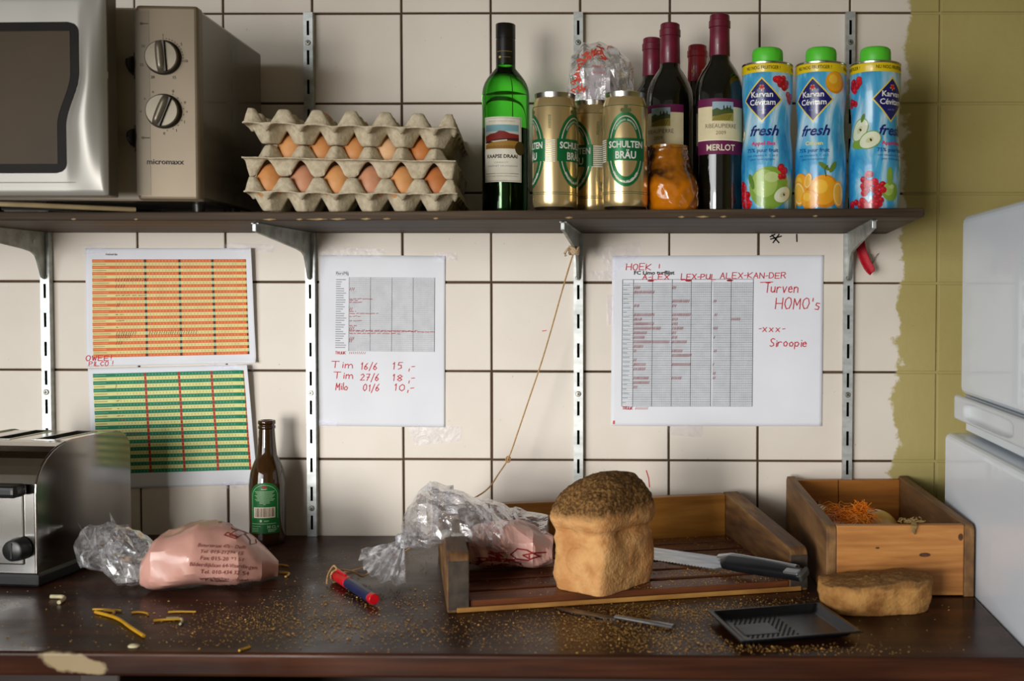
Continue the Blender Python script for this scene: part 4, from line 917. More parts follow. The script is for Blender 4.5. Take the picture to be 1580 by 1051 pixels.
# knot and fanned tail
kn = Vector((.072, -.284, .957))
m = MB()
for k in range(3):
    pts = [kn+Vector((.008*math.cos(a+k), .009*math.sin(a+k), .006*math.sin(2*a+k))) for a in [2*PI*j/18 for j in range(19)]]; m.tube(pts, .0042, 8, smooth=False)
m.build('knot', mmilk, cb)
m = MB()
def fan(seed, e0, e1, bul):
    E0, E1 = Vector(e0), Vector(e1)
    def fn(u, v):
        e = E0.lerp(E1, v) + Vector((-.012, -.020, -.006))*math.sin(PI*v)*bul + Vector((.4, -.6, .3))*.012*noise.noise(Vector((v*11, seed, 0)))
        fold = math.sin(v*PI*11+seed)*.007*u + .009*u*noise.noise(Vector((u*4, v*9, seed)))
        p = kn.lerp(e, u) + Vector((.4, -.5, .6))*fold; p.z = max(p.z, .9025+.001*math.sin(40*v+seed)); return tuple(p)
    return fn
m.grid(fan(0, (.012, -.300, .945), (.092, -.345, .906), 1), 22, 60, smooth=False); m.grid(fan(3.1, (.022, -.312, .925), (.080, -.330, .912), .4), 18, 50, smooth=False)
m.build('tail', mmilk, cb, recalc=False)

# crinkled bag standing on the shelf behind the cans
sb = thing('food_bag', 'crinkled clear bag with red print standing behind the beer cans', 'bag', (.338, -.100, shelf_top(.338, -.100)+.012))
ob = bag([(-.050, 0, .150), (-.042, 0, .135), (-.022, 0, .120), (.005, 0, .115), (.030, 0, .128), (.048, .002, .165), (.056, .002, .190)], [.008, .030, .040, .042, .036, .026, .006], [.060, .118, .152, .156, .136, .086, .040], .020, 13, 30, 34, 2)
ob.build('wrapper', clear_plastic('hazy_wrapper', gloss_=.06, milk=.40), sb, recalc=False)
ib = bag([(-.040, 0, -.0115), (-.030, 0, -.0115), (-.008, 0, -.0115), (.020, 0, -.0115), (.034, 0, -.0115), (.042, 0, -.0115)], [.010, .026, .032, .032, .026, .010], [.13, .21, .247, .242, .21, .15], .006, 16, 30, 36, 6)
ib.build('white_contents', PM('pale_lilac_paper', rgb(214, 204, 206), rgb(204, 194, 196), (20, 20, 20), rough=.6), sb, recalc=False)
bv = bvh_of(ob); pr = Print(cast_surf(bv, Vector((0, -.05, .20)), Vector((1, 0, 0)), Vector((0, 0, 1)), Vector((-.05, 1, 0)).normalized(), .0006), .004); ro = FL(216, 84, 62)
q = random.Random(9)
for k in range(46):
    a = q.uniform(R(70), R(215)); r = q.uniform(.030, .044); u0, v0 = r*math.cos(a)*.95+.004, .008+r*math.sin(a)*1.15
    pr.stroke([(u0, v0), (u0+q.uniform(-.007, .007), v0+q.uniform(-.006, .006)), (u0+q.uniform(-.007, .007), v0+q.uniform(-.006, .006))], q.uniform(.0012, .0026), ro, 1)
pr.text('vers', .004, .022, .006, FL(200, 96, 84), 1, width=.016); pr.text('brood', .004, .013, .005, FL(200, 96, 84), 1, width=.018)
pr.build('wrapper_print', sb)

# ------------------------------------------------------------------ papers taped to the tiles
def sheet(name, label, tl, tr, br, bl, curl=None, z0=.0012):
    t = thing(name, label, 'paper', (0, 0, 0)); TL, TR, BR, BL = [Vector((p[0], 0, p[1])) for p in (tl, tr, br, bl)]
    W_, H_ = (TR-TL).length, (TL-BL).length
    def sf(u, v, h):
        a, b = u/W_, v/H_; p = BL*(1-a)*(1-b)+BR*a*(1-b)+TL*(1-a)*b+TR*a*b
        p.y = -(z0 + .0008*math.sin(a*7+b*3)**2 + .0006*noise.noise(Vector((a*5, b*5, W_*30))) + (curl(a, b) if curl else 0)) - h
        return tuple(p)
    m = MB(); m.grid(lambda u, v: sf(u*W_, v*H_, 0), 60, 40); o = m.build('sheet', MT['paper'], t, solid=.00015, angle=60)
    return t, o, sf, W_, H_
def tape(parent, pts, y=-.0030):
    m = MB(); n = 8
    def fn(u, v):
        a = Vector(pts[0]).lerp(Vector(pts[1]), u); b = Vector(pts[3]).lerp(Vector(pts[2]), u); p = a.lerp(b, v)
        return (p.x, y-.0012*abs(noise.noise(Vector((u*6, v*3, p.x*20)))), p.y)
    m.grid(fn, 14, 5); m.build('tape', bpy.data.materials.get('clear_tape') or clear_plastic('clear_tape', gloss_=.0, milk=.06, rough=.22, fres=.28), parent)
redt, gridk = FL(196, 34, 34), FL(172, 174, 180)
def striped(t, o, sf, W_, H_, a0, b0, a1, b1, rows, ca, cb_, colm, colm2, tally, tcol):
    pr = Print(sf, .014, base=.0004); u0, v0, u1, v1 = a0*W_, b0*H_, a1*W_, b1*H_; rh = (v1-v0)/rows; dig = FL(240, 176, 126) if tally[0][0] == 6 else FL(110, 178, 144); dg2 = FL(184, 172, 112)
    for r in range(rows):
        z = v1-(r+1)*rh; pr.rect(u0, z, u1, z+rh, ca if r % 2 == 0 else cb_, 0)
        for f in (.353, .573, .788, 1.0): pr.rect(u0+(u1-u0)*f-.0042, z+rh*.04, u0+(u1-u0)*f-.0004, z+rh*.96, colm if r % 2 == 0 else colm2, 1)
        nl = rnd.uniform(.018, .030); pr.rect(u0+.001, z+rh*.40, u0+.001+nl, z+rh*.58, FL(160, 136, 90) if r % 2 else dig, 1)
        for s0, s1 in ((.145, .335), (.36, .55), (.58, .77), (.795, .98)):
            for k in range(9):
                uu = u0+(u1-u0)*(s0+(s1-s0)*(k+.5)/9); pr.rect(uu-.00055, z+rh*.28, uu+.00055, z+rh*.72, dig if r % 2 == 0 else dg2, 1)
    for r, a, b, kind in tally:
        z = v1-(r+.5)*rh; x = u0+(u1-u0)*a
        while x < u0+(u1-u0)*b:
            if kind: pr.stroke([(x, z-rh*.55), (x+.0022, z+rh*.6)], .0007, tcol, 3); x += rnd.uniform(.0030, .0048)
            else: pr.stroke([(x, z), (x+rnd.uniform(.003, .008), z+rh*rnd.uniform(-.2, .3))], .0008, tcol, 3); x += rnd.uniform(.006, .011)
    return pr, u0, v0, u1, v1, rh
cr_ = lambda a, b: .012*max(0, (a-.9)/.1)**2*(.4+.6*b) + .004*max(0, (.05-b)/.05)*a
t, o, sf, W_, H_ = sheet('tally_sheet', 'white tally sheet with orange and cream striped table, taped under the microwave', (-.538, 1.387), (-.252, 1.3872), (-.247, 1.194), (-.539, 1.186), cr_)
pr, u0, v0, u1, v1, rh = striped(t, o, sf, W_, H_, .040, .075, .958, .905, 31, FL(226, 112, 52), FL(232, 218, 150), FL(52, 34, 34), FL(176, 206, 160), [(6, .15, .36, 1), (8, .15, .20, 1), (11, .15, .36, 0), (14, .155, .17, 1), (17, .15, .20, 0), (19, .15, .20, 0), (21, .15, .16, 0), (23, .15, .28, 1), (23, .36, .66, 1), (24, .15, .24, 1), (26, .15, .19, 1)], FL(92, 30, 22))
pr.text('Frisdrank lijst', .045, H_*.940, .0032, FL(60, 56, 60), 1, width=.020, bold=.01)
pr.hand('OWEE!', -.001, .010, .0085, .045, inkred, .0013); pr.hand('PILCO !', .004, .001, .0075, .042, inkred, .0011)
pr.build('printed_table', o)
tape(t, [(-.545, 1.392), (-.505, 1.397), (-.500, 1.380), (-.541, 1.376)]); tape(t, [(-.300, 1.397), (-.215, 1.393), (-.217, 1.380), (-.302, 1.384)]); tape(t, [(-.33, 1.196), (-.25, 1.191), (-.252, 1.180), (-.332, 1.184)], -.0045)
t, o, sf, W_, H_ = sheet('tally_sheet', 'white tally sheet with green and cream striped table, above the toaster', (-.536, 1.183), (-.259, 1.191), (-.246, .987), (-.529, .977), lambda a, b: .014*max(0, (a-.88)/.12)**2*(.3+.7*b), .0030)
pr, u0, v0, u1, v1, rh = striped(t, o, sf, W_, H_, .030, .125, .968, .955, 27, FL(24, 128, 92), FL(230, 226, 152), FL(168, 40, 34), FL(184, 44, 34), [(3, .145, .16, 1), (7, .145, .16, 0), (11, .145, .18, 0), (12, .16, .2, 0), (16, .2, .30, 1), (9, .15, .17, 0)], FL(150, 40, 34))
pr.build('printed_table', o)
tape(t, [(-.31, .990), (-.27, .993), (-.268, .981), (-.308, .978)], -.0042)

t, o, sf, W_, H_ = sheet('price_list', 'white sheet with a grey printed grid and three handwritten red price lines', (-.140, 1.376), (.0725, 1.375), (.0705, 1.085), (-.146, 1.087))
pr = Print(sf, .014, base=.0004); ox, oz = .140, 1.0865          # sheet metres from wall metres
U = lambda x: x+ox+.004
V = lambda z: z-oz
x0, x1, z0, z1 = -.093, .051, 1.214, 1.3385
pr.rect(U(x0), V(z0), U(x1), V(z1), FL(216, 218, 223), 0)
rows = 36
for r in range(rows+1): z = z0+(z1-z0)*r/rows; pr.rect(U(x0), V(z)-.00014, U(x1), V(z)+.00014, gridk, 1)
for k in range(61): x = x0+(x1-x0)*k/60; wq = .0004 if k % 15 == 0 else .00016; pr.rect(U(x)-wq, V(z0), U(x)+wq, V(z1), gridk if k % 15 else FL(60, 60, 66), 1)
for r in range(31): z = z1-.004-(z1-z0-.01)*r/30; pr.rect(U(-.1155), V(z)-.0008, U(-.1155)+rnd.uniform(.008, .018), V(z)+.0006, FL(150, 152, 162), 1)
pr.text('PersMij', U(-.1155), V(1.3425), .0055, FL(96, 98, 108), 1, width=.021, align='L'); pr.ring(U(-.1045), V(1.3445), .0118, .0052, .0122, .0055, FL(150, 152, 160), 1, 4, PI/4, PI/4+2*PI)
for z, a, b, kd in ((1.3185, 0, .06, 1), (1.302, 0, .28, 0), (1.2995, 0, .10, 0), (1.296, 0, .15, 0), (1.285, 0, .04, 1), (1.281, 0, .08, 0), (1.2775, 0, .34, 0), (1.2725, 0, .13, 0), (1.265, 0, .15, 0), (1.257, 0, .09, 0), (1.2525, 0, .05, 1), (1.2475, 0, 1.0, 0), (1.2490, 0, .8, 0), (1.2440, 0, .6, 0), (1.235, 0, .05, 1), (1.231, 0, .03, 1)):
    x = x0+(x1-x0)*a+.001
    while x < x0+(x1-x0)*b:
        if kd: pr.stroke([(U(x), V(z-.002)), (U(x)+.0016, V(z+.0022))], .0009, FL(156, 30, 34), 3); x += .0030
        else: l = min(rnd.uniform(.003, .009), x0+(x1-x0)*b-x); pr.stroke([(U(x), V(z)), (U(x)+l, V(z)+rnd.uniform(-.0006, .0009))], .0010, FL(166, 34, 36), 3); x += l+rnd.uniform(.001, .003)
pr.hand('TRUUK', U(-.1155), V(1.2085), .0045, .018, FL(196, 60, 60), .0008); 
for k in range(9): pr.stroke([(U(-.092+k*.0032), V(1.209)), (U(-.0905+k*.0032), V(1.2125))], .0006, FL(196, 60, 60), 3)
for tx, x, z, wd in (('Tim', -.122, 1.1855, .040), ('16/6', -.073, 1.183, .030), ('15 ,-', -.020, 1.1835, .040), ('Tim', -.118, 1.1675, .036), ('27/6', -.073, 1.164, .033), ('18 ,-', -.020, 1.164, .040), ('Milo', -.114, 1.148, .022), ('01/6', -.069, 1.1465, .030), ('10,-', -.017, 1.1475, .036)): pr.hand(tx, U(x), V(z), .0115, wd, inkred, .0013)
pr.build('printed_grid', o)
tape(t, [(-.150, 1.392), (-.03, 1.386), (-.03, 1.372), (-.152, 1.374)]); tape(t, [(.055, 1.381), (.092, 1.380), (.092, 1.366), (.055, 1.367)]); tape(t, [(-.15, 1.097), (-.11, 1.097), (-.11, 1.084), (-.15, 1.084)])

# wide sheet: two leaves joined, printed grid and red handwriting
t, o, sf, W_, H_ = sheet('tally_sheet', 'wide white sheet with a fine black grid and large red handwriting, between the right rails', (.354, 1.3755), (.709, 1.3775), (.708, 1.0895), (.352, 1.0885))
pr = Print(sf, .014, base=.0004); U = lambda x: x-.353; V = lambda z: z-1.0885
x0, x1, z0, z1 = .371, .591, 1.122, 1.3355; tx_ = [.371, .3895, .4215, .4545, .4865, .5205, .5535, .5905]; rows = 54
pr.rect(U(x0), V(z0), U(x1), V(z1-.006), FL(212, 215, 221), 0); pr.rect(U(x0), V(z0), U(.3895), V(z1-.006), FL(222, 225, 230), 1)
for r in range(rows+1): z = z0+(z1-.006-z0)*r/rows; pr.rect(U(x0), V(z)-.00022, U(x1), V(z)+.00022, FL(86, 94, 106) if r % 2 == 0 else FL(140, 146, 156), 2)
for a, b in zip(tx_[1:], tx_[2:]):
    for k in range(10): x = a+(b-a)*k/10; pr.rect(U(x)-.0001, V(z0), U(x)+.0001, V(z1-.006), FL(162, 166, 174), 2)
for x in tx_: pr.rect(U(x)-.0005, V(z0), U(x)+.0003, V(z1), FL(40, 48, 62), 3)
pr.rect(U(.5215), V(z0), U(.5235), V(z1+.002), FL(240, 242, 246), 4); pr.rect(U(x0), V(z1)-.0003, U(x1), V(z1)+.0003, FL(40, 48, 62), 3)
for r in range(27): z = z1-.009-r*(z1-z0-.008)/27; pr.rect(U(.372), V(z)-.0007, U(.372)+rnd.uniform(.006, .013), V(z)+.0004, FL(140, 152, 172), 3)
rt = FL(150, 26, 34)
tal = [(1, 0, .010), (2, 0, .033), (4, 1, .027), (5, 0, .008), (5, 1, .006), (7, 0, .033), (7, 1, .030), (8, 0, .014), (8, 1, .008), (9, 0, .033), (9, 1, .008), (10, 0, .045), (10, 1, .017), (11, 0, .022), (11, 1, .006), (12, 0, .018), (12, 1, .009), (13, 0, .058), (13, 1, .024), (14, 0, .015), (15, 1, .018), (16, 1, .032), (18, 0, .019), (18, 1, .031), (19, 0, .019), (21, 0, .025), (21, 1, .016), (22, 0, .027), (23, 0, .006), (1, 1, .005), (15, 0, .004), (17, 0, .004)]
for r, c_, l in tal:
    z = z1-.009-r*(z1-z0-.008)/27+.003; x = (.3905, .4550)[c_]; e = x+l
    while x < e: pr.stroke([(U(x), V(z-.0022)), (U(x)+.0016, V(z+.0022))], .0008, rt, 5); x += rnd.uniform(.0018, .0028)
for r, x, l in ((8, .5545, .014), (4, .5245, .003), (7, .5260, .003), (10, .5245, .006), (15, .5255, .003), (12, .5250, .002), (18, .524, .002), (20, .524, .003), (21, .524, .003)):
    z = z1-.009-r*(z1-z0-.008)/27+.003; e = x+l
    while x < e: pr.stroke([(U(x), V(z-.002)), (U(x)+.0014, V(z+.002))], .0009, rt, 5); x += .0026
pr.text('FC Limo turflijst', U(.390), V(1.3440), .0060, FL(26, 26, 30), 3, width=.068, align='L', bold=.03)
for x in (.418, .4815, .551): pr.disc(U(x), V(1.3335), .0055, .0017, rt, 6, 12)
for tx, x, z, h_, wd in (('HOEK', .3765, 1.3520, .0105, .044), ('A-LEX', .404, 1.3355, .0085, .047), ('LEX-PUL', .4690, 1.3355, .0090, .060), ('ALEX-KAN-DER', .5345, 1.3370, .0095, .112), ('Turven', .610, 1.3130, .0165, .058), ("HOMO's", .6275, 1.2850, .0180, .080), ('-xxx-', .600, 1.2470, .0120, .046), ('Siroopie', .619, 1.2225, .0130, .064)): pr.hand(tx, U(x), V(z), h_, wd, inkred, .0014 if h_ > .012 else .0012, 7)
pr.stroke([(U(.432), V(1.3545)), (U(.4325), V(1.361))], .0012, inkred, 7); pr.stroke([(U(.602), V(1.3300)), (U(.623), V(1.3308))], .0013, inkred, 7); pr.stroke([(U(.4690), V(1.3345)), (U(.482), V(1.3350))], .0012, inkred, 7)
pr.hand('TRUUK', U(.372), V(1.1165), .0045, .018, FL(190, 50, 56), .0008, 7)
for k in range(8): pr.stroke([(U(.394+k*.0028), V(1.1165)), (U(.3955+k*.0028), V(1.1205))], .0006, FL(190, 50, 56), 7)
for k in range(4): pr.stroke([(U(.3565+k*.0008), V(1.092)), (U(.357+k*.0007), V(1.0975))], .0008, FL(226, 90, 80), 7)
pr.build('printed_grid', o)
tape(t, [(.318, 1.390), (.400, 1.399), (.404, 1.378), (.352, 1.345)]); tape(t, [(.318, 1.35), (.36, 1.35), (.36, 1.335), (.318, 1.335)]); tape(t, [(.345, 1.31), (.357, 1.31), (.357, 1.26), (.345, 1.26)]); tape(t, [(.445, 1.092), (.508, 1.090), (.505, 1.070), (.452, 1.074)])
tp = thing('tape_remnant', 'torn strip of old tape stuck on the tile below the price list', 'tape', (0, 0, 0)); tape(tp, [(.005, 1.092), (.10, 1.086), (.098, 1.062), (.02, 1.054)], -.0012)

# ------------------------------------------------------------------ string and strap
mstr = PM('hemp_string', rgb(196, 158, 108), rgb(172, 132, 84), (300, 300, 300), rough=.9)
rp = thing('string', 'thin hemp string tied to the shelf bracket, hanging slantwise before the tiles', 'string', (0, 0, 0))
P = [(.298, -.085, 1.379), (.2925, -.092, 1.360), (.280, -.10, 1.315), (.264, -.10, 1.258), (.247, -.10, 1.201), (.228, -.10, 1.145), (.210, -.10, 1.092), (.195, -.10, 1.050), (.180, -.105, 1.025), (.160, -.115, .998), (.12, -.150, .975), (.06, -.200, .925), (.0, -.235, .9045), (-.030, -.262, .9025), (-.037, -.272, .906)]
MB().tube(smooth(P, 6), .0012, 6).build('strand', mstr, rp)
m = MB()
for k in range(4):
    a0 = k*.9; m.tube([Vector((.298, -.085, 1.381))+Vector((.0075*math.cos(a+a0), .007*math.sin(a+a0), .006*math.cos(2*a+k))) for a in [2*PI*j/14 for j in range(15)]], .0019, 6)
m.tube([(.297, -.089, 1.381), (.289, -.094, 1.3835), (.284, -.095, 1.376), (.286, -.096, 1.372)], .002, 6)
m.build('top_knot', PM('frayed_string_end', rgb(206, 182, 150), rgb(186, 160, 126), (300, 300, 300), rough=.9), rp)
m = MB(); m.tube([Vector((.1935, -.10, 1.046))+Vector((.0035*math.cos(a), .002*math.sin(a), .0045*math.sin(a))) for a in [2*PI*j/12 for j in range(13)]], .0012, 6); m.build('small_knot', mstr, rp)
stp = thing('strap', 'short red strap hanging beside the right bracket', 'strap', (0, 0, 0))
m = MB()
def strapf(u, v):
    c = Vector((.7660, -.020, 1.402)).lerp(Vector((.7860, -.030, 1.347)), u); c.x += -.004*math.sin(PI*u); e = .5*(1 if u < .8 else math.sqrt(max(.05, 1-((u-.8)/.2)**2*.8)))
    return (c.x+(v-.5)*2*e*.0145*.98, c.y+.003*math.sin(PI*v)+.002*u, c.z+(v-.5)*.007)
m.grid(strapf, 24, 8); m.build('webbing', PM('red_webbing', rgb(196, 16, 40), rgb(172, 10, 32), (200, 200, 200), rough=.6), stp, solid=.0014)
m = MB(); m.tube(smooth([(.776, -.028, 1.352), (.788, -.012, 1.362), (.796, -.006, 1.376), (.800, -.004, 1.380)]), .0006, 5); m.tube(smooth([(.7885, -.012, 1.363), (.790, -.010, 1.372), (.787, -.008, 1.379)]), .0005, 5); m.build('thread', PM('grey_thread', rgb(130, 124, 112), rgb(110, 104, 94), rough=.8), stp)

# ------------------------------------------------------------------ toaster
ts = thing('toaster', 'polished steel two-slot toaster with black knobs, at the left edge', 'toaster', (-.428, -.337, .90), R(-5))
TLn, THt, TWd = .222, .195, .175
def tprof(l0, l1, z0, z1, rf, rb, n=8):
    p = [(l0, z0)]
    p += [(l0+rf-rf*math.cos(a), z1-rf*.8+rf*.8*math.sin(a)) for a in [PI/2*k/n for k in range(n+1)]]
    p += [(l1-rb+rb*math.sin(a), z1-rb*.8+rb*.8*math.cos(a)) for a in [PI/2*k/n for k in range(n+1)]]
    p += [(l1, z0)]; return p
full = tprof(0, TLn, .018, THt, .080, .040)
def notch(p):
    out = []; done = False
    i0 = [k for k, q in enumerate(p) if q[1] > THt-.0005][0]
    a = p[:i0+1]; b = p[i0+1:]
    return a + [(.0805, THt), (.082, THt-.030), (.179, THt-.030), (.1805, THt)] + b
mx3 = lambda a, b, t: (t, a, b)
m = MB()
for xa, xb, nt_ in ((-TWd+.004, -.130, 0), (-.130, -.100, 1), (-.100, -.062, 0), (-.062, -.030, 1), (-.030, -.004, 0)):
    m.prism(notch(full) if nt_ else full, mx3, xa, xb, smooth=False)
m.build('body', MT['chrome'], ts, angle=30)
for xa, xb in ((-.130, -.100), (-.062, -.030)):
    MB().box(xa+.0004, xb-.0004, .083, .178, THt-.0298, THt-.0285).build('slot_shade_plate', MT['dark'], ts)  # shade inside the toaster slot, put in as a near-black plate
    mm = MB()
    for a, b in ((xa-.002, xa+.0005), (xb-.0005, xb+.002)): mm.box(a, b, .079, .182, THt-.012, THt+.0012)
    mm.box(xa, xb, .079, .0812, THt-.012, THt+.0012); mm.box(xa, xb, .1798, .182, THt-.012, THt+.0012); mm.build('slot_rim', MT['chrome'], ts, bevel=.0006)
mms = PM('mirror_steel_side', rgb(150, 146, 142), rgb(134, 130, 126), (6, 6, 6), rough=.08, metal=1, r2=.2, bump=.02, bscale=(9, 9, 9))
for xa, xb in ((-.004, 0), (-TWd, -TWd+.004)):
    mm = MB(); mm.prism(tprof(-.003, TLn+.002, .016, THt+.002, .083, .042), mx3, xa, xb); mm.build('side_panel', mms, ts, bevel=.0018, seg=3)
MB().box(-TWd-.004, .005, -.007, TLn+.006, 0, .019).build('base', MT['black'], ts, bevel=.004)
MB().box(-.105, -.090, -.0035, .002, .045, .150).build('lever_track', MT['dark'], ts)
MB().box(-.085, -.020, -.0025, .002, .030, .140).build('control_plate', MT['chrome'], ts, bevel=.002)
mm = MB(); mm.box(-.055, -.012, -.030, -.002, .128, .146); mm.build('lever', MT['black'], ts, bevel=.006, seg=3)
X = Matrix.Translation((-.024, -.002, .054)) @ Matrix.Rotation(PI/2, 4, 'X'); mm = MB(); mm.lathe([(1e-5, 0), (.0165, 0), (.0160, .010), (.0145, .0185), (.012, .020), (1e-5, .0205)], 32, M=X); kb = mm.build('dial_knob', MT['black'], ts)
MB().box(-.0255, -.0225, -.0235, -.020, .0425, .0655).build('dial_ridge', MT['black'], kb, bevel=.001)
mm = MB(); X = Matrix.Translation((.0, TLn+.006, .018)); mm.lathe([(1e-5, 0), (.006, 0), (.006, .012), (1e-5, .012)], 14, M=X); mm.build('cord_clip', MT['black'], ts)

# ------------------------------------------------------------------ slatted wooden bread tray
A_ = R(14.5); bt = thing('bread_tray', 'old wooden bread tray with slats and raised sides on the counter', 'tray', (.171, -.456, .90), A_)
wt = wood('oiled_tray_wood', rgb(84, 52, 26), rgb(122, 80, 40), rgb(156, 108, 58), (3, 34, 34), rough=.5, bump=.25)
wt_side = wood('worn_side_wood', rgb(70, 46, 26), rgb(110, 76, 42), rgb(158, 120, 72), (30, 4, 22), rough=.65, bump=.35)
wslat = wood('red_brown_slat', rgb(70, 36, 18), rgb(100, 54, 28), rgb(134, 80, 44), (3, 30, 30), rough=.4, bump=.2)
wback = wood('golden_rail_wood', rgb(122, 76, 24), rgb(152, 98, 34), rgb(178, 122, 52), (3, 26, 26), rough=.4, bump=.15)
wend = PM('blackened_end_grain', rgb(44, 36, 30), rgb(70, 58, 46), (60, 60, 60), rough=.7, bump=.3)
LN, DP = .492, .328
def side(x0, x1, hf, hb):
    n = 6; rr = .012
    P = [(.0, 0), (.0, hf-rr)] + [(rr-rr*math.cos(a), hf-rr+rr*math.sin(a)) for a in [PI/2*k/n for k in range(1, n+1)]] + [(DP-.004, hb), (DP, hb-.004), (DP, 0)]
    m = MB(); m.prism(P, lambda a, b, t: (t, a, b), x0, x1); o = m.build('side_panel', wt_side, bt, bevel=.0018)
    MB().box(x0+.001, x1-.001, -.0012, .001, .004, hf-.010).build('end_grain', wend, o)
side(0, .028, .077, .080); side(LN-.026, LN, .060, .082)
MB().box(.028, LN-.026, DP-.020, DP, 0, .080).build('back_rail', wback, bt, bevel=.002)
MB().box(.006, LN-.006, .001, DP-.02, .0005, .0045).build('bottom_board', wt, bt)
MB().box(.012, LN-.010, -.0028, .0012, .0005, .0068).build('front_lip', PM('pale_worn_edge', rgb(176, 128, 62), rgb(146, 98, 44), (20, 60, 60), rough=.6), bt, bevel=.001)
ys = [.004, .058, .110, .162, .214, .262]
for k, y in enumerate(ys):
    MB().box(.0285, LN-.0265, y, y+.041, .0046, .0140).build('slat', wslat, bt, bevel=.0014)

# ------------------------------------------------------------------ bread
def bread_material(name, c_side, c_side2, c_top, c_top2, z0, z1, sc=1):
    m, nt, b = new_mat(name); L = nt.links; tc = nd(nt, 'ShaderNodeTexCoord').outputs['Object']
    n = nd(nt, 'ShaderNodeTexNoise'); n.inputs['Scale'].default_value = 38*sc; n.inputs['Detail'].default_value = 5; L.new(tc, n.inputs['Vector'])
    n2 = nd(nt, 'ShaderNodeTexNoise'); n2.inputs['Scale'].default_value = 260*sc; n2.inputs['Detail'].default_value = 4; L.new(tc, n2.inputs['Vector'])
    def ramp(src, a, b_, p=.38, q=.62):
        c = nd(nt, 'ShaderNodeValToRGB'); c.color_ramp.elements[0].position = p; c.color_ramp.elements[1].position = q; c.color_ramp.elements[0].color = a; c.color_ramp.elements[1].color = b_; L.new(src, c.inputs['Fac']); return c.outputs[0]
    s1 = ramp(n.outputs['Fac'], c_side, c_side2); s2 = ramp(n2.outputs['Fac'], c_top, c_top2, .42, .66)
    sp = nd(nt, 'ShaderNodeSeparateXYZ'); L.new(tc, sp.inputs[0]); ma = nd(nt, 'ShaderNodeMath', operation='MULTIPLY_ADD'); ma.inputs[1].default_value = .03; L.new(n.outputs['Fac'], ma.inputs[0]); L.new(sp.outputs['Z'], ma.inputs[2])
    mr = nd(nt, 'ShaderNodeMapRange'); mr.inputs['From Min'].default_value = z0+.015; mr.inputs['From Max'].default_value = z1+.015; L.new(ma.outputs[0], mr.inputs['Value'])
    mx = nd(nt, 'ShaderNodeMix', data_type='RGBA'); L.new(mr.outputs[0], mx.inputs['Factor']); L.new(s1, mx.inputs[6]); L.new(s2, mx.inputs[7]); L.new(mx.outputs[2], b.inputs['Base Color'])
    b.inputs['Roughness'].default_value = .85; b.inputs['Specular IOR Level'].default_value = .15
    bp = nd(nt, 'ShaderNodeBump'); bp.inputs['Strength'].default_value = .8; bp.inputs['Distance'].default_value = .0022; L.new(n2.outputs['Fac'], bp.inputs['Height']); L.new(bp.outputs[0], b.inputs['Normal'])
    return m
lf = thing('bread_loaf', 'tall brown tin loaf with a dark speckled crust, standing in the bread tray', 'bread', (.366, -.358, .9142), R(-36))
HW, HL, HT = .0475, .061, .156
def loaf(u, v):
    a = 2*PI*v; zt = u
    if zt < .06: z = 0; s = zt/.06
    else: z = HT*(1-(1-(zt-.06)/.94)**1.0); s = 1
    t = z/HT
    if s == 1:
        s = .955+.045*min(1, t/.10)
        if t > .50: s *= 1+.10*math.sin(PI*min(1, (t-.50)/.22)*.5)
        if t > .62: s *= math.sqrt(max(1e-6, 1-((t-.62)/.38)**2.3))
    n = 5.5 if t < .55 else 5.5-2.6*min(1, (t-.55)/.3)
    ca, sa = math.cos(a), math.sin(a); r = (abs(ca)**n+abs(sa)**n)**(-1/n)
    x, y = HW*s*r*ca, HL*s*r*sa
    p = Vector((x, y, z)); nz = noise.noise(p*28)*.0035+noise.noise(p*75)*.0013+noise.noise(p*190)*.0008*(2.2 if t > .6 else 1)
    if .44 < t < .58: nz -= .0055*math.sin(PI*(t-.44)/.14)*(1 if y > -HL*.5 else .7)
    q = Vector((x, y, 0)); d = q.normalized() if q.length > 1e-6 else Vector((0, 0, 0))
    # swirl pressed into the narrow end
    dd = 0
    if y < -HL*.80 and t < .5:
        rr_ = math.hypot(x-.004, (z-.042)); dd = -.0022*max(0, 1-abs(rr_-.022)/.005)
    return (x+d.x*(nz+dd), y+d.y*(nz+dd), max(0, z+(nz*.8 if t > .55 else 0)-.020*max(0, t-.6)*(x/HW*-.8+ .2)))
m = MB(); m.grid(loaf, 110, 150, closed=True); 
m.build('crust', bread_material('brown_bread_crust', rgb(188, 132, 80), rgb(212, 162, 106), rgb(84, 58, 32), rgb(146, 108, 62), .098, .112), lf, angle=80)
# dark bare patch on the crust where the crumbs are rubbed off
slx = thing('bread_slice', 'thick heel of brown bread lying flat before the wooden box', 'bread', (.727, -.4185, .9003), R(4))
def slice_(u, v):
    a = 2*PI*v; ca, sa = math.cos(a), math.sin(a); n = 2.7
    r = (abs(ca)**n+abs(sa)**n)**(-1/n); wx, wy = .0725, .0405
    notch_ = 1-.09*math.exp(-((a-5.05)/.16)**2)-.05*math.exp(-((a-2.0)/.3)**2)
    if u < .12: s = (u/.12)*.90; z = 0
    elif u < .72: t = (u-.12)/.60; s = .90+.10*math.sin(PI*min(1, t*.9+.1)*.62)/1; z = .040*t
    else: t = (u-.72)/.28; s = (1-t)*.99; z = .040+.004*math.sin(PI*t*.5)
    x, y = wx*r*s*notch_*ca, wy*r*s*notch_*sa
    if x < 0: x *= 1.03; y *= 1.04
    p = Vector((x*1.0, y, z)); nz = noise.noise(p*30)*.003+noise.noise(p*90)*.0014+noise.noise(p*210)*.0009
    d = Vector((x, y, 0)); d = d.normalized() if d.length > 1e-6 else d
    return (x+d.x*nz, y+d.y*nz, max(0, z+(nz*1.1 if u > .7 else 0)+(.004*x/.07 if u > .4 else 0)))
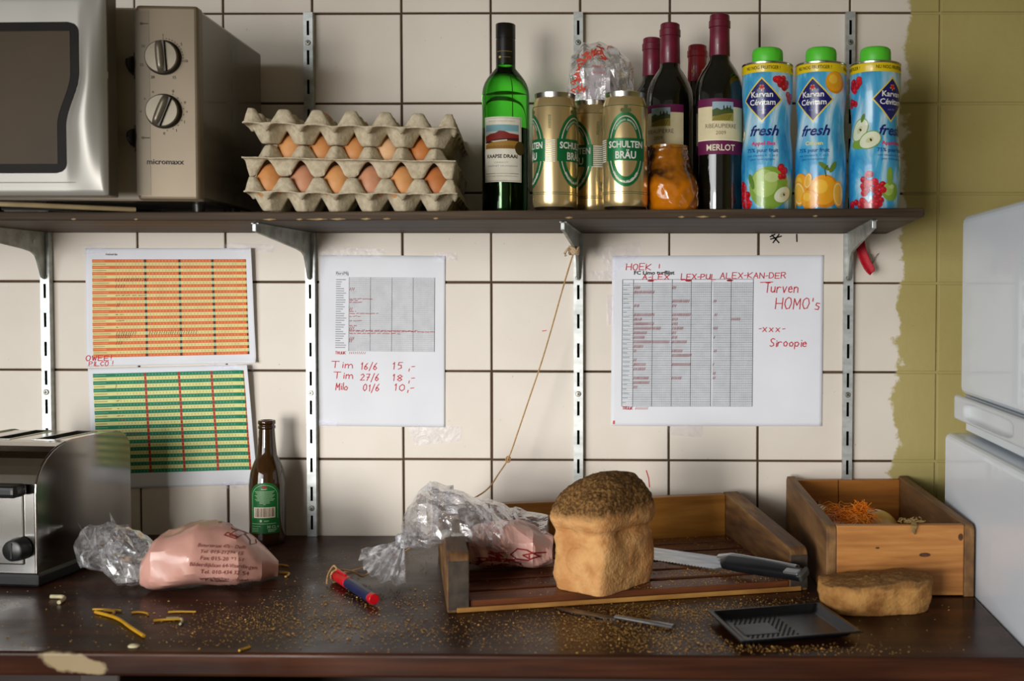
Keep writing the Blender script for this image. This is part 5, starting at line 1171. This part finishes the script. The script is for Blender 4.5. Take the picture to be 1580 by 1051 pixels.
m = MB(); m.grid(slice_, 56, 120, closed=True); m.build('crumb', bread_material('brown_bread_heel', rgb(132, 86, 44), rgb(184, 136, 78), rgb(122, 86, 48), rgb(148, 110, 66), .034, .040), slx, angle=80)

# ------------------------------------------------------------------ bread knife, table knife
msteel = PM('brushed_blade_steel', rgb(196, 198, 200), rgb(168, 170, 172), (20, 200, 20), rough=.28, metal=.85)
h0 = Vector((.640, -.376, .931)); h1 = Vector((.528, -.284, .9245)); tip = Vector((.345, -.132, .9215))
dv = (h0-h1).normalized()
kf = thing('bread_knife', 'serrated bread knife with black handle, lying across the tray slats', 'knife', h1)
yk = math.atan2(dv.y, dv.x); pk = math.asin(dv.z); kf.rotation_euler = (R(24), -pk, yk)
BL = (tip-h1).length; HLn = (h0-h1).length
edge = [(-BL, .006)]; nT = 34
bot_ = []
for k in range(nT):
    xa = -BL+.03+(BL-.034)*k/nT; xb = -BL+.03+(BL-.034)*(k+1)/nT; bot_ += [(xa, -.0152), ((xa+xb)/2, -.0132)]
P = [(-BL, .008), (-BL+.012, -.006), (-BL+.03, -.0150)] + bot_ + [(-.004, -.0150), (.004, -.010), (.012, -.006), (.012, .0130), (-.01, .0145), (-BL+.02, .0145)]
m = MB(); m.prism(P, lambda a, b, t: (a, b, t), -.0008, .0008); m.build('blade', msteel, kf)
def hsec(u, w_, zt, y0=0):
    return w_
m = MB()
def grip(u, v):
    x = .004+(HLn-.004)*u; a = 2*PI*v; wd = .0105+.0022*math.sin(PI*u*1.4+.4)+.0016*u; th = .0062+.0016*math.sin(PI*u)
    ca, sa = math.cos(a), math.sin(a); r = (abs(ca)**3.2+abs(sa)**3.2)**(-1/3.2); e = min(1, .55+u*12)*(1 if u < .96 else math.sqrt(max(.1, 1-((u-.96)/.04)**2*.6)))
    return (x, wd*r*ca*e+.001-.005*u*u, th*r*sa*e+.0035)
m.grid(grip, 40, 28, closed=True)
for i in (0, 40): m.add([grip(i/40, k/28) for k in range(28)], [tuple(range(28))])
m.build('handle', PM('black_handle_plastic', rgb(16, 17, 20), rgb(22, 23, 26), rough=.38, spec=.3), kf, angle=45)
m = MB()
def spine(u, v):
    x = -.012+(HLn-.004)*u; a = PI*v; wd = .0048+.0020*u; yy = .0130-.0025*u-.0045*u*u
    return (x, yy+wd*math.cos(a), .0030+(.0088-.001*u)*math.sin(a)*min(1, .25+u*4))
m.grid(spine, 30, 12); m.build('steel_spine', msteel, kf, angle=60)
mm = MB(); mm.box(HLn-.028, HLn-.004, -.012, -.0005, .0075, .0110); mm.build('end_inlay', msteel, kf, bevel=.002)
mm = MB(); mm.box(HLn-.004, HLn+.002, -.0135, .0085, -.002, .0105); mm.build('butt_cap', PM('smoky_cap', rgb(70, 70, 66), rgb(58, 58, 54), rough=.3), kf, bevel=.003)
tk = thing('table_knife', 'plain steel table knife lying on the counter before the loaf', 'knife', (.385, -.474, .9005), math.atan2(-.081, .149))
kl = .088; P = []
for k in range(25):
    t = k/24; x = -kl+2*kl*t; wv = .0085*math.sin(min(1, t/.16)*PI/2)**.7 if t < .42 else .0085-.0045*min(1, (t-.42)/.12) if t < .54 else .0040+.0018*(t-.54)/.46; P.append((x, wv))
poly = [(x, w_*.8) for x, w_ in P] + [(x, -w_) for x, w_ in P[::-1]]
m = MB(); m.prism(poly[:14]+poly[-14:], lambda a, b, t: (a, b, t), .0004, .0016); m.build('blade', PM('dark_blade_steel', rgb(120, 120, 122), rgb(92, 92, 94), rough=.25, metal=.9), tk)
m = MB()
def hnd(u, v):
    x = .004+(kl-.004)*u; a = 2*PI*v; w_ = .0036+.0020*u
    return (x, w_*math.cos(a), .0030+.0026*math.sin(a))
m.grid(hnd, 20, 16, closed=True)
for i in (0, 20): m.add([hnd(i/20, k/16) for k in range(16)], [tuple(range(16))])
m.build('handle', msteel, tk, angle=40)

# ------------------------------------------------------------------ black food tray
ft = thing('food_tray', 'empty shallow black plastic food tray with a grey label, at the front edge', 'tray', (.596, -.5135, .9006), R(16))
mblk = PM('black_tray_plastic', rgb(15, 16, 19), rgb(11, 12, 14), (8, 8, 8), rough=.26, spec=.3)
FX, FY = .077, .066
m = MB()
def ftf(u, v):
    x, y = (2*u-1), (2*v-1); e = min(FX*(1-abs(x)), FY*(1-abs(y)))
    if e < .006: z = .0105-.0012*(1-e/.006)**2
    elif e < .014: z = .0105-.0085*((e-.006)/.008)
    else: z = .0020
    return (FX*x, FY*y, z)
m.grid(ftf, 72, 64); m.build('shell', mblk, ft, solid=.0008, angle=40)
dm = bpy.data.meshes.new('dimple'); q_ = .0026
dm.from_pydata([(-q_, 0, 0), (0, -q_*.8, 0), (q_, 0, 0), (0, q_*.8, 0), (0, 0, .0013)], [], [(0, 1, 4), (1, 2, 4), (2, 3, 4), (3, 0, 4)]); dm.materials.append(mblk)
nb = MB()
for i in range(-8, 2):
    for j in range(-7, 8):
        x, y = i*.0064+(.0032 if j % 2 else 0)-.002, j*.0062
        if -.056 < x < -.008 and -.022 < y < .020 and x < -.012: continue
        nb.add([(x-q_, y, 0), (x, y-q_*.8, 0), (x+q_, y, 0), (x, y+q_*.8, 0), (x, y, .0013)], [(0, 1, 4), (1, 2, 4), (2, 3, 4), (3, 0, 4)])
for i, v_ in enumerate(nb.v): nb.v[i] = (v_[0], v_[1], v_[2]+.0024)
d_ = nb.build('dimples', mblk, ft); d_['kind'] = 'stuff'
MB().box(-.056, -.012, -.021, .019, .0025, .0031).build('label', PM('grey_label', rgb(112, 112, 122), rgb(98, 98, 108), (30, 30, 30), rough=.5), ft)['label'] = 'grey rectangular label'

# ------------------------------------------------------------------ marker pen
a_, b_ = Vector((-.022, -.300, .9088)), Vector((.068, -.424, .9088)); dv = b_-a_
mk = thing('marker_pen', 'marker pen with red cap and dark blue barrel, string tied to its cap', 'pen', a_, 0); mk.rotation_euler = (0, PI/2, math.atan2(dv.y, dv.x)); LL = dv.length
mred, mblu = PM('red_pen_plastic', rgb(206, 20, 34), rgb(190, 14, 28), rough=.35), PM('navy_pen_plastic', rgb(38, 44, 84), rgb(30, 36, 72), rough=.4)
m = MB(); m.lathe([(1e-5, 0), (.0062, 0), (.0072, .002), (.0080, .046), (.0080, .052), (.0070, .0525)], 24); cpn = m.build('cap', mred, mk)
MB().box(-.0105, -.0075, -.0018, .0018, .008, .042).build('clip', mred, cpn, bevel=.0006)
m = MB(); m.lathe([(.0070, .0525), (.0074, .053), (.0076, .09), (.0072, LL-.012), (.0066, LL-.0115)], 24); m.build('barrel', mblu, mk)
m = MB(); m.lathe([(.0066, LL-.0118), (.0072, LL-.0112), (.0072, LL-.001), (.0064, LL), (1e-5, LL)], 24); m.build('end_plug', mred, mk)
tn = thing('twine_tie', 'short knot of twine wound round the red pen cap', 'string', (0, 0, 0)); m = MB()
cc = a_+dv.normalized()*.006
ax = Vector((-dv.y, dv.x, 0)).normalized()
m.tube([cc+ax*(.0094*math.cos(a))+Vector((0, 0, .0094*math.sin(a)-.0002)) for a in [2*PI*j/20 for j in range(21)]], .0014, 6)
m.tube(smooth([cc+Vector((0, 0, .0095)), cc+Vector((-.008, .010, .012)), cc+Vector((-.012, -.002, .003)), cc+Vector((-.009, -.018, -.006))]), .0015, 6); m.tube(smooth([cc+Vector((0, 0, .0095)), cc+Vector((.020, .004, .006)), cc+Vector((.034, .006, -.002)), cc+Vector((.044, .004, .004))]), .0014, 6)
m.build('twine', mstr, tn)

# ------------------------------------------------------------------ wooden box with onions
bxx = thing('wooden_box', 'open wooden box of onions standing beside the refrigerator', 'box', (.6675, -.3735, .90), R(3.2))
wbx = wood('pine_front', rgb(150, 94, 42), rgb(178, 118, 58), rgb(198, 140, 76), (3, 3, 34), rough=.55, bump=.2, dist=5); wbs = wood('aged_side', rgb(92, 62, 34), rgb(124, 88, 50), rgb(156, 116, 70), (30, 3, 18), rough=.65, bump=.3)
wbb = wood('golden_inside', rgb(140, 84, 26), rgb(168, 104, 36), rgb(190, 126, 52), (3, 3, 30), rough=.5, bump=.15)
BW, BD, BH = .203, .362, .1015
def bside(x0, x1):
    n = 6; rr = .010; P = [(0, 0), (0, BH-.003-rr)] + [(rr-rr*math.cos(a), BH-.003-rr+rr*math.sin(a)) for a in [PI/2*k/n for k in range(1, n+1)]] + [(BD-.02, BH+.004), (BD-.008, BH+.006), (BD, BH), (BD, 0)]
    m = MB(); m.prism(P, lambda a, b, t: (t, a, b), x0, x1); m.build('side_panel', wbs, bxx, bevel=.0015)
bside(0, .014); bside(BW-.014, BW)
fp = MB().box(.0143, BW-.0143, .0012, .014, .002, BH-.003).build('front_board', wbx, bxx, bevel=.0012)
MB().box(.0143, BW*.42, BD-.014, BD-.002, .002, BH).build('back_board', wbb, bxx, bevel=.0008); MB().box(BW*.42+.0012, BW-.0143, BD-.014, BD-.002, .002, BH).build('back_board', wbb, bxx, bevel=.0008)
MB().box(.0143, BW-.0143, .0145, BD-.0145, .002, .009).build('floor_board', wbb, bxx)
kn_ = PM('dark_wood_knot', rgb(64, 34, 18), rgb(90, 52, 26), (200, 60, 200), rough=.6)
for x, z, a, b in ((.196-.012, .082, .0035, .005), (.070, .068, .003, .0014), (.135, .058, .008, .003)):
    m = MB(); m.add([(x+a*math.cos(t), .0009, z+b*math.sin(t)) for t in [2*PI*k/14 for k in range(14)]], [tuple(range(14))]); m.build('wood_knot', kn_, fp)
mon = [PM('onion_skin_%d' % i, c1, c2, (14, 14, 60), rough=.35, coat=.2) for i, (c1, c2) in enumerate(((rgb(206, 160, 74), rgb(178, 124, 48)), (rgb(150, 94, 50), rgb(120, 70, 36)), (rgb(226, 214, 170), rgb(206, 188, 130))))]
def onion(x, y, z, r, mi, label, tilt=0):
    t = thing('onion', label, 'onion', (x, y, z), 0, 'onions in the wooden box'); t.rotation_euler = (tilt, tilt*.5, x*40); m = MB(); pf = []
    for k in range(20):
        a = PI*k/19; rr = r*math.sin(a)**.9*1.04; zz = -r*.9*math.cos(a) + (r*.22*max(0, (k-15)/4)**2); pf.append((max(1e-5, rr), zz))
    m.lathe(pf, 26); m.build('bulb', mon[mi], t)
    m = MB(); m.lathe([(.0045, r*.88), (.0035, r*1.05), (.0045, r*1.22), (1e-5, r*1.24)], 8); m.build('neck', mon[1], t)
onion(.766, -.182, .9475, .0365, 0, 'yellow onion nearest the middle of the box', .7); onion(.708, -.128, .9385, .0285, 1, 'brown onion in the box, further back on the left', .5); onion(.700, -.062, .9385, .0285, 2, 'pale onion in the back left corner of the box', .4); onion(.800, -.245, .938, .028, 1, 'brown onion in the front right of the box', .6); onion(.708, -.232, .943, .033, 0, 'yellow onion under the orange net', .3)
nt2 = thing('produce_net', 'tangle of orange plastic produce netting lying over the onions', 'net', (0, 0, 0)); m = MB(); q = random.Random(12)
for k in range(110):
    cx_, cy_ = q.gauss(.722, .020), q.gauss(-.215, .030); cx_ = min(.752, max(.694, cx_)); top = .9835+.004*q.random(); pts = []
    an = q.uniform(0, PI)
    for j in range(6): pts.append((cx_+(j-2.5)*.009*math.cos(an)+q.uniform(-.004, .004), cy_+(j-2.5)*.009*math.sin(an)+q.uniform(-.004, .004), top+q.uniform(-.004, .004)-.0012*(j-2.5)**2))
    m.tube(smooth(pts, 3), .00055, 4)
for k in range(38):
    b0 = Vector((.741+q.uniform(-.008, .008), -.215+q.uniform(-.01, .01), .986)); pts = [b0]
    for j in range(4): pts.append(pts[-1]+Vector((q.uniform(-.007, .006), q.uniform(-.005, .005), q.uniform(.000, .006))))
    m.tube(smooth(pts, 3), .0006, 4)
m.build('netting', PM('orange_net_plastic', rgb(248, 150, 24), rgb(236, 128, 12), rough=.45), nt2)
rt_ = thing('onion_roots', 'dry tuft of onion roots caught on the front rim of the box', 'roots', (0, 0, 0)); m = MB()
for k in range(26):
    b0 = Vector((.783+q.uniform(-.012, .014), -.358+q.uniform(0, .008), 1.0003)); pts = [b0]
    for j in range(3): pts.append(pts[-1]+Vector((q.uniform(-.006, .006), q.uniform(-.002, .004), q.uniform(-.0005, .003))))
    m.tube(pts, .0009, 4)
for k in range(6): m.tube([(.785+.001*k, -.3625, 1.0005), (.784+.001*k, -.3690-.0006*k, .9985), (.783+.0008*k, -.3695, .992-.001*k)], .0011, 5)
m.build('root_hairs', PM('dry_root', rgb(164, 136, 84), rgb(130, 104, 60), rough=.8), rt_)

# ------------------------------------------------------------------ noodles, crumbs
mnd = PM('yellow_noodle', rgb(206, 156, 34), rgb(186, 136, 26), (60, 60, 60), rough=.45); mpale = PM('pale_scrap', rgb(206, 196, 160), rgb(188, 176, 138), (90, 90, 90), rough=.6)
nl = [('long straight yellow noodle on the counter below the pink bag', (-.279, -.466), (-.169, -.563), .0021, 0), ('thin yellow noodle just above the long one', (-.290, -.452), (-.250, -.457), .0013, 0), ('short bent noodle touching the long one', (-.271, -.460), (-.252, -.482), .0016, 2),
      ('short yellow noodle between the long one and the pink bag', (-.233, -.465), (-.209, -.470), .0013, 1), ('yellow noodle at the front of the crossed pair', (-.188, -.500), (-.157, -.492), .0015, 0), ('pale curved noodle crossing another one', (-.176, -.490), (-.148, -.514), .0015, 2), ('thin yellow noodle closest to the pink bag', (-.187, -.462), (-.152, -.460), .0013, 0),
      ('pale curled scrap in front of the toaster', (-.376, -.398), (-.349, -.426), .0026, 2), ('small yellow noodle at the front edge of the counter', (-.035, -.612), (-.028, -.598), .0013, 0), ('small yellow curl right of the pink bag', (-.118, -.258), (-.100, -.284), .0016, 2), ('thin noodle between the pink bag and the beer bottle', (-.140, -.216), (-.118, -.222), .0014, 1)]
for i, (lb, a, b, r, bend) in enumerate(nl):
    A, B = Vector((a[0], a[1], .9004+r)), Vector((b[0], b[1], .9004+r)); sd = Vector((-(B-A).y, (B-A).x, 0)); M1 = A.lerp(B, .33)+sd*(.05+.12*bend); M2 = A.lerp(B, .7)+sd*(.02+.10*bend)
    o = MB().tube(smooth([A, M1, M2, B], 5), r, 8).build('noodle', mpale if 'pale' in lb else mnd); tag(o, lb, 'noodle', 'scattered noodles')
o = MB(); o.lathe([(1e-5, 0), (.006, 0), (.0062, .0015), (.004, .003), (1e-5, .0036)], 14, M=Matrix.Translation((-.164, -.597, .9003)) @ Matrix.Diagonal((1.1, .8, 1, 1))); o = o.build('bread_scrap', mpale); tag(o, 'small pale lump at the front edge of the counter', 'crumb')
def crumbs(name, label, spots, n, zf, mat, smin, smax, seed, parent=None, avoid=None):
    q = random.Random(seed); m = MB()
    for k in range(n):
        while True:
            sx_, sy_, rx, ry = q.choices([s_[:4] for s_ in spots], [s_[4] for s_ in spots])[0]; x, y = q.gauss(sx_, rx), q.gauss(sy_, ry)
            if zf(x, y) is not None: break
        z = zf(x, y); s_ = q.uniform(smin, smax)*(1 if q.random() > .06 else 1.8); e = [q.uniform(.6, 1.3) for _ in range(6)]; an = q.uniform(0, PI); c, s2 = math.cos(an), math.sin(an)
        P = [(e[0], 0), (0, e[1]), (-e[2], 0), (0, -e[3])]
        vs = [(x+s_*(px*c-py*s2), y+s_*(px*s2+py*c), z+s_*.45) for px, py in P] + [(x, y, z+s_*e[4]*1.0), (x, y, z)]
        m.add(vs, [(0, 1, 4), (1, 2, 4), (2, 3, 4), (3, 0, 4), (1, 0, 5), (2, 1, 5), (3, 2, 5), (0, 3, 5)])
    o = m.build(name, mat, parent)
    return o
mcr = PM('golden_crumb', rgb(214, 168, 92), rgb(150, 104, 50), (400, 400, 400), rough=.85, space='World')
IA = Matrix.Rotation(-A_, 3, 'Z')
def in_tray(x, y):
    p = IA @ Vector((x-.171, y+.456, 0)); return p if -.004 < p.x < LN+.004 and -.004 < p.y < DP+.002 else None
def zc_counter(x, y):
    if not (-.46 < x < .868 and -.612 < y < -.004) or in_tray(x, y): return None
    if math.hypot((x-.5935)/.085, (y+.5055)/.075) < 1 or math.hypot((x-.727)/.078, (y+.4185)/.046) < 1 or (.66 < x and y > -.38): return None
    if -.29 < x < -.10 and -.40 < y < -.25: return None
    if x < -.42 and y > -.35: return None
    return .9003
o = crumbs('bread_crumbs', '', [(-.03, -.50, .07, .045, 10), (.03, -.40, .08, .04, 5), (.10, -.52, .07, .03, 4), (.36, -.50, .08, .030, 9), (.46, -.45, .06, .018, 10), (.44, -.555, .05, .025, 7), (.57, -.590, .08, .012, 4), (.30, -.56, .14, .03, 4), (.60, -.41, .06, .02, 5), (.0, -.2, .14, .06, 2), (.2, -.4, .4, .12, 4), (-.2, -.5, .1, .06, 2)], 9500, zc_counter, mcr, .0003, .0012, 21)
tag(o, 'golden bread crumbs scattered over the dark counter', 'crumbs', kind='stuff')
def zc_tray(x, y):
    p = in_tray(x, y)
    if p is None or not (.030 < p.x < LN-.028): return None
    for yy in ys:
        if yy+.002 < p.y < yy+.039: return .9141
    return None
o = crumbs('slat_crumbs', '', [(.50, -.15, .06, .07, 6), (.45, -.30, .07, .05, 5), (.40, -.08, .08, .04, 3), (.30, -.36, .08, .03, 1), (.55, -.28, .05, .05, 4)], 3000, zc_tray, mcr, .0003, .0010, 33)
tag(o, 'fine golden crumbs lying on the slats of the bread tray', 'crumbs', kind='stuff')
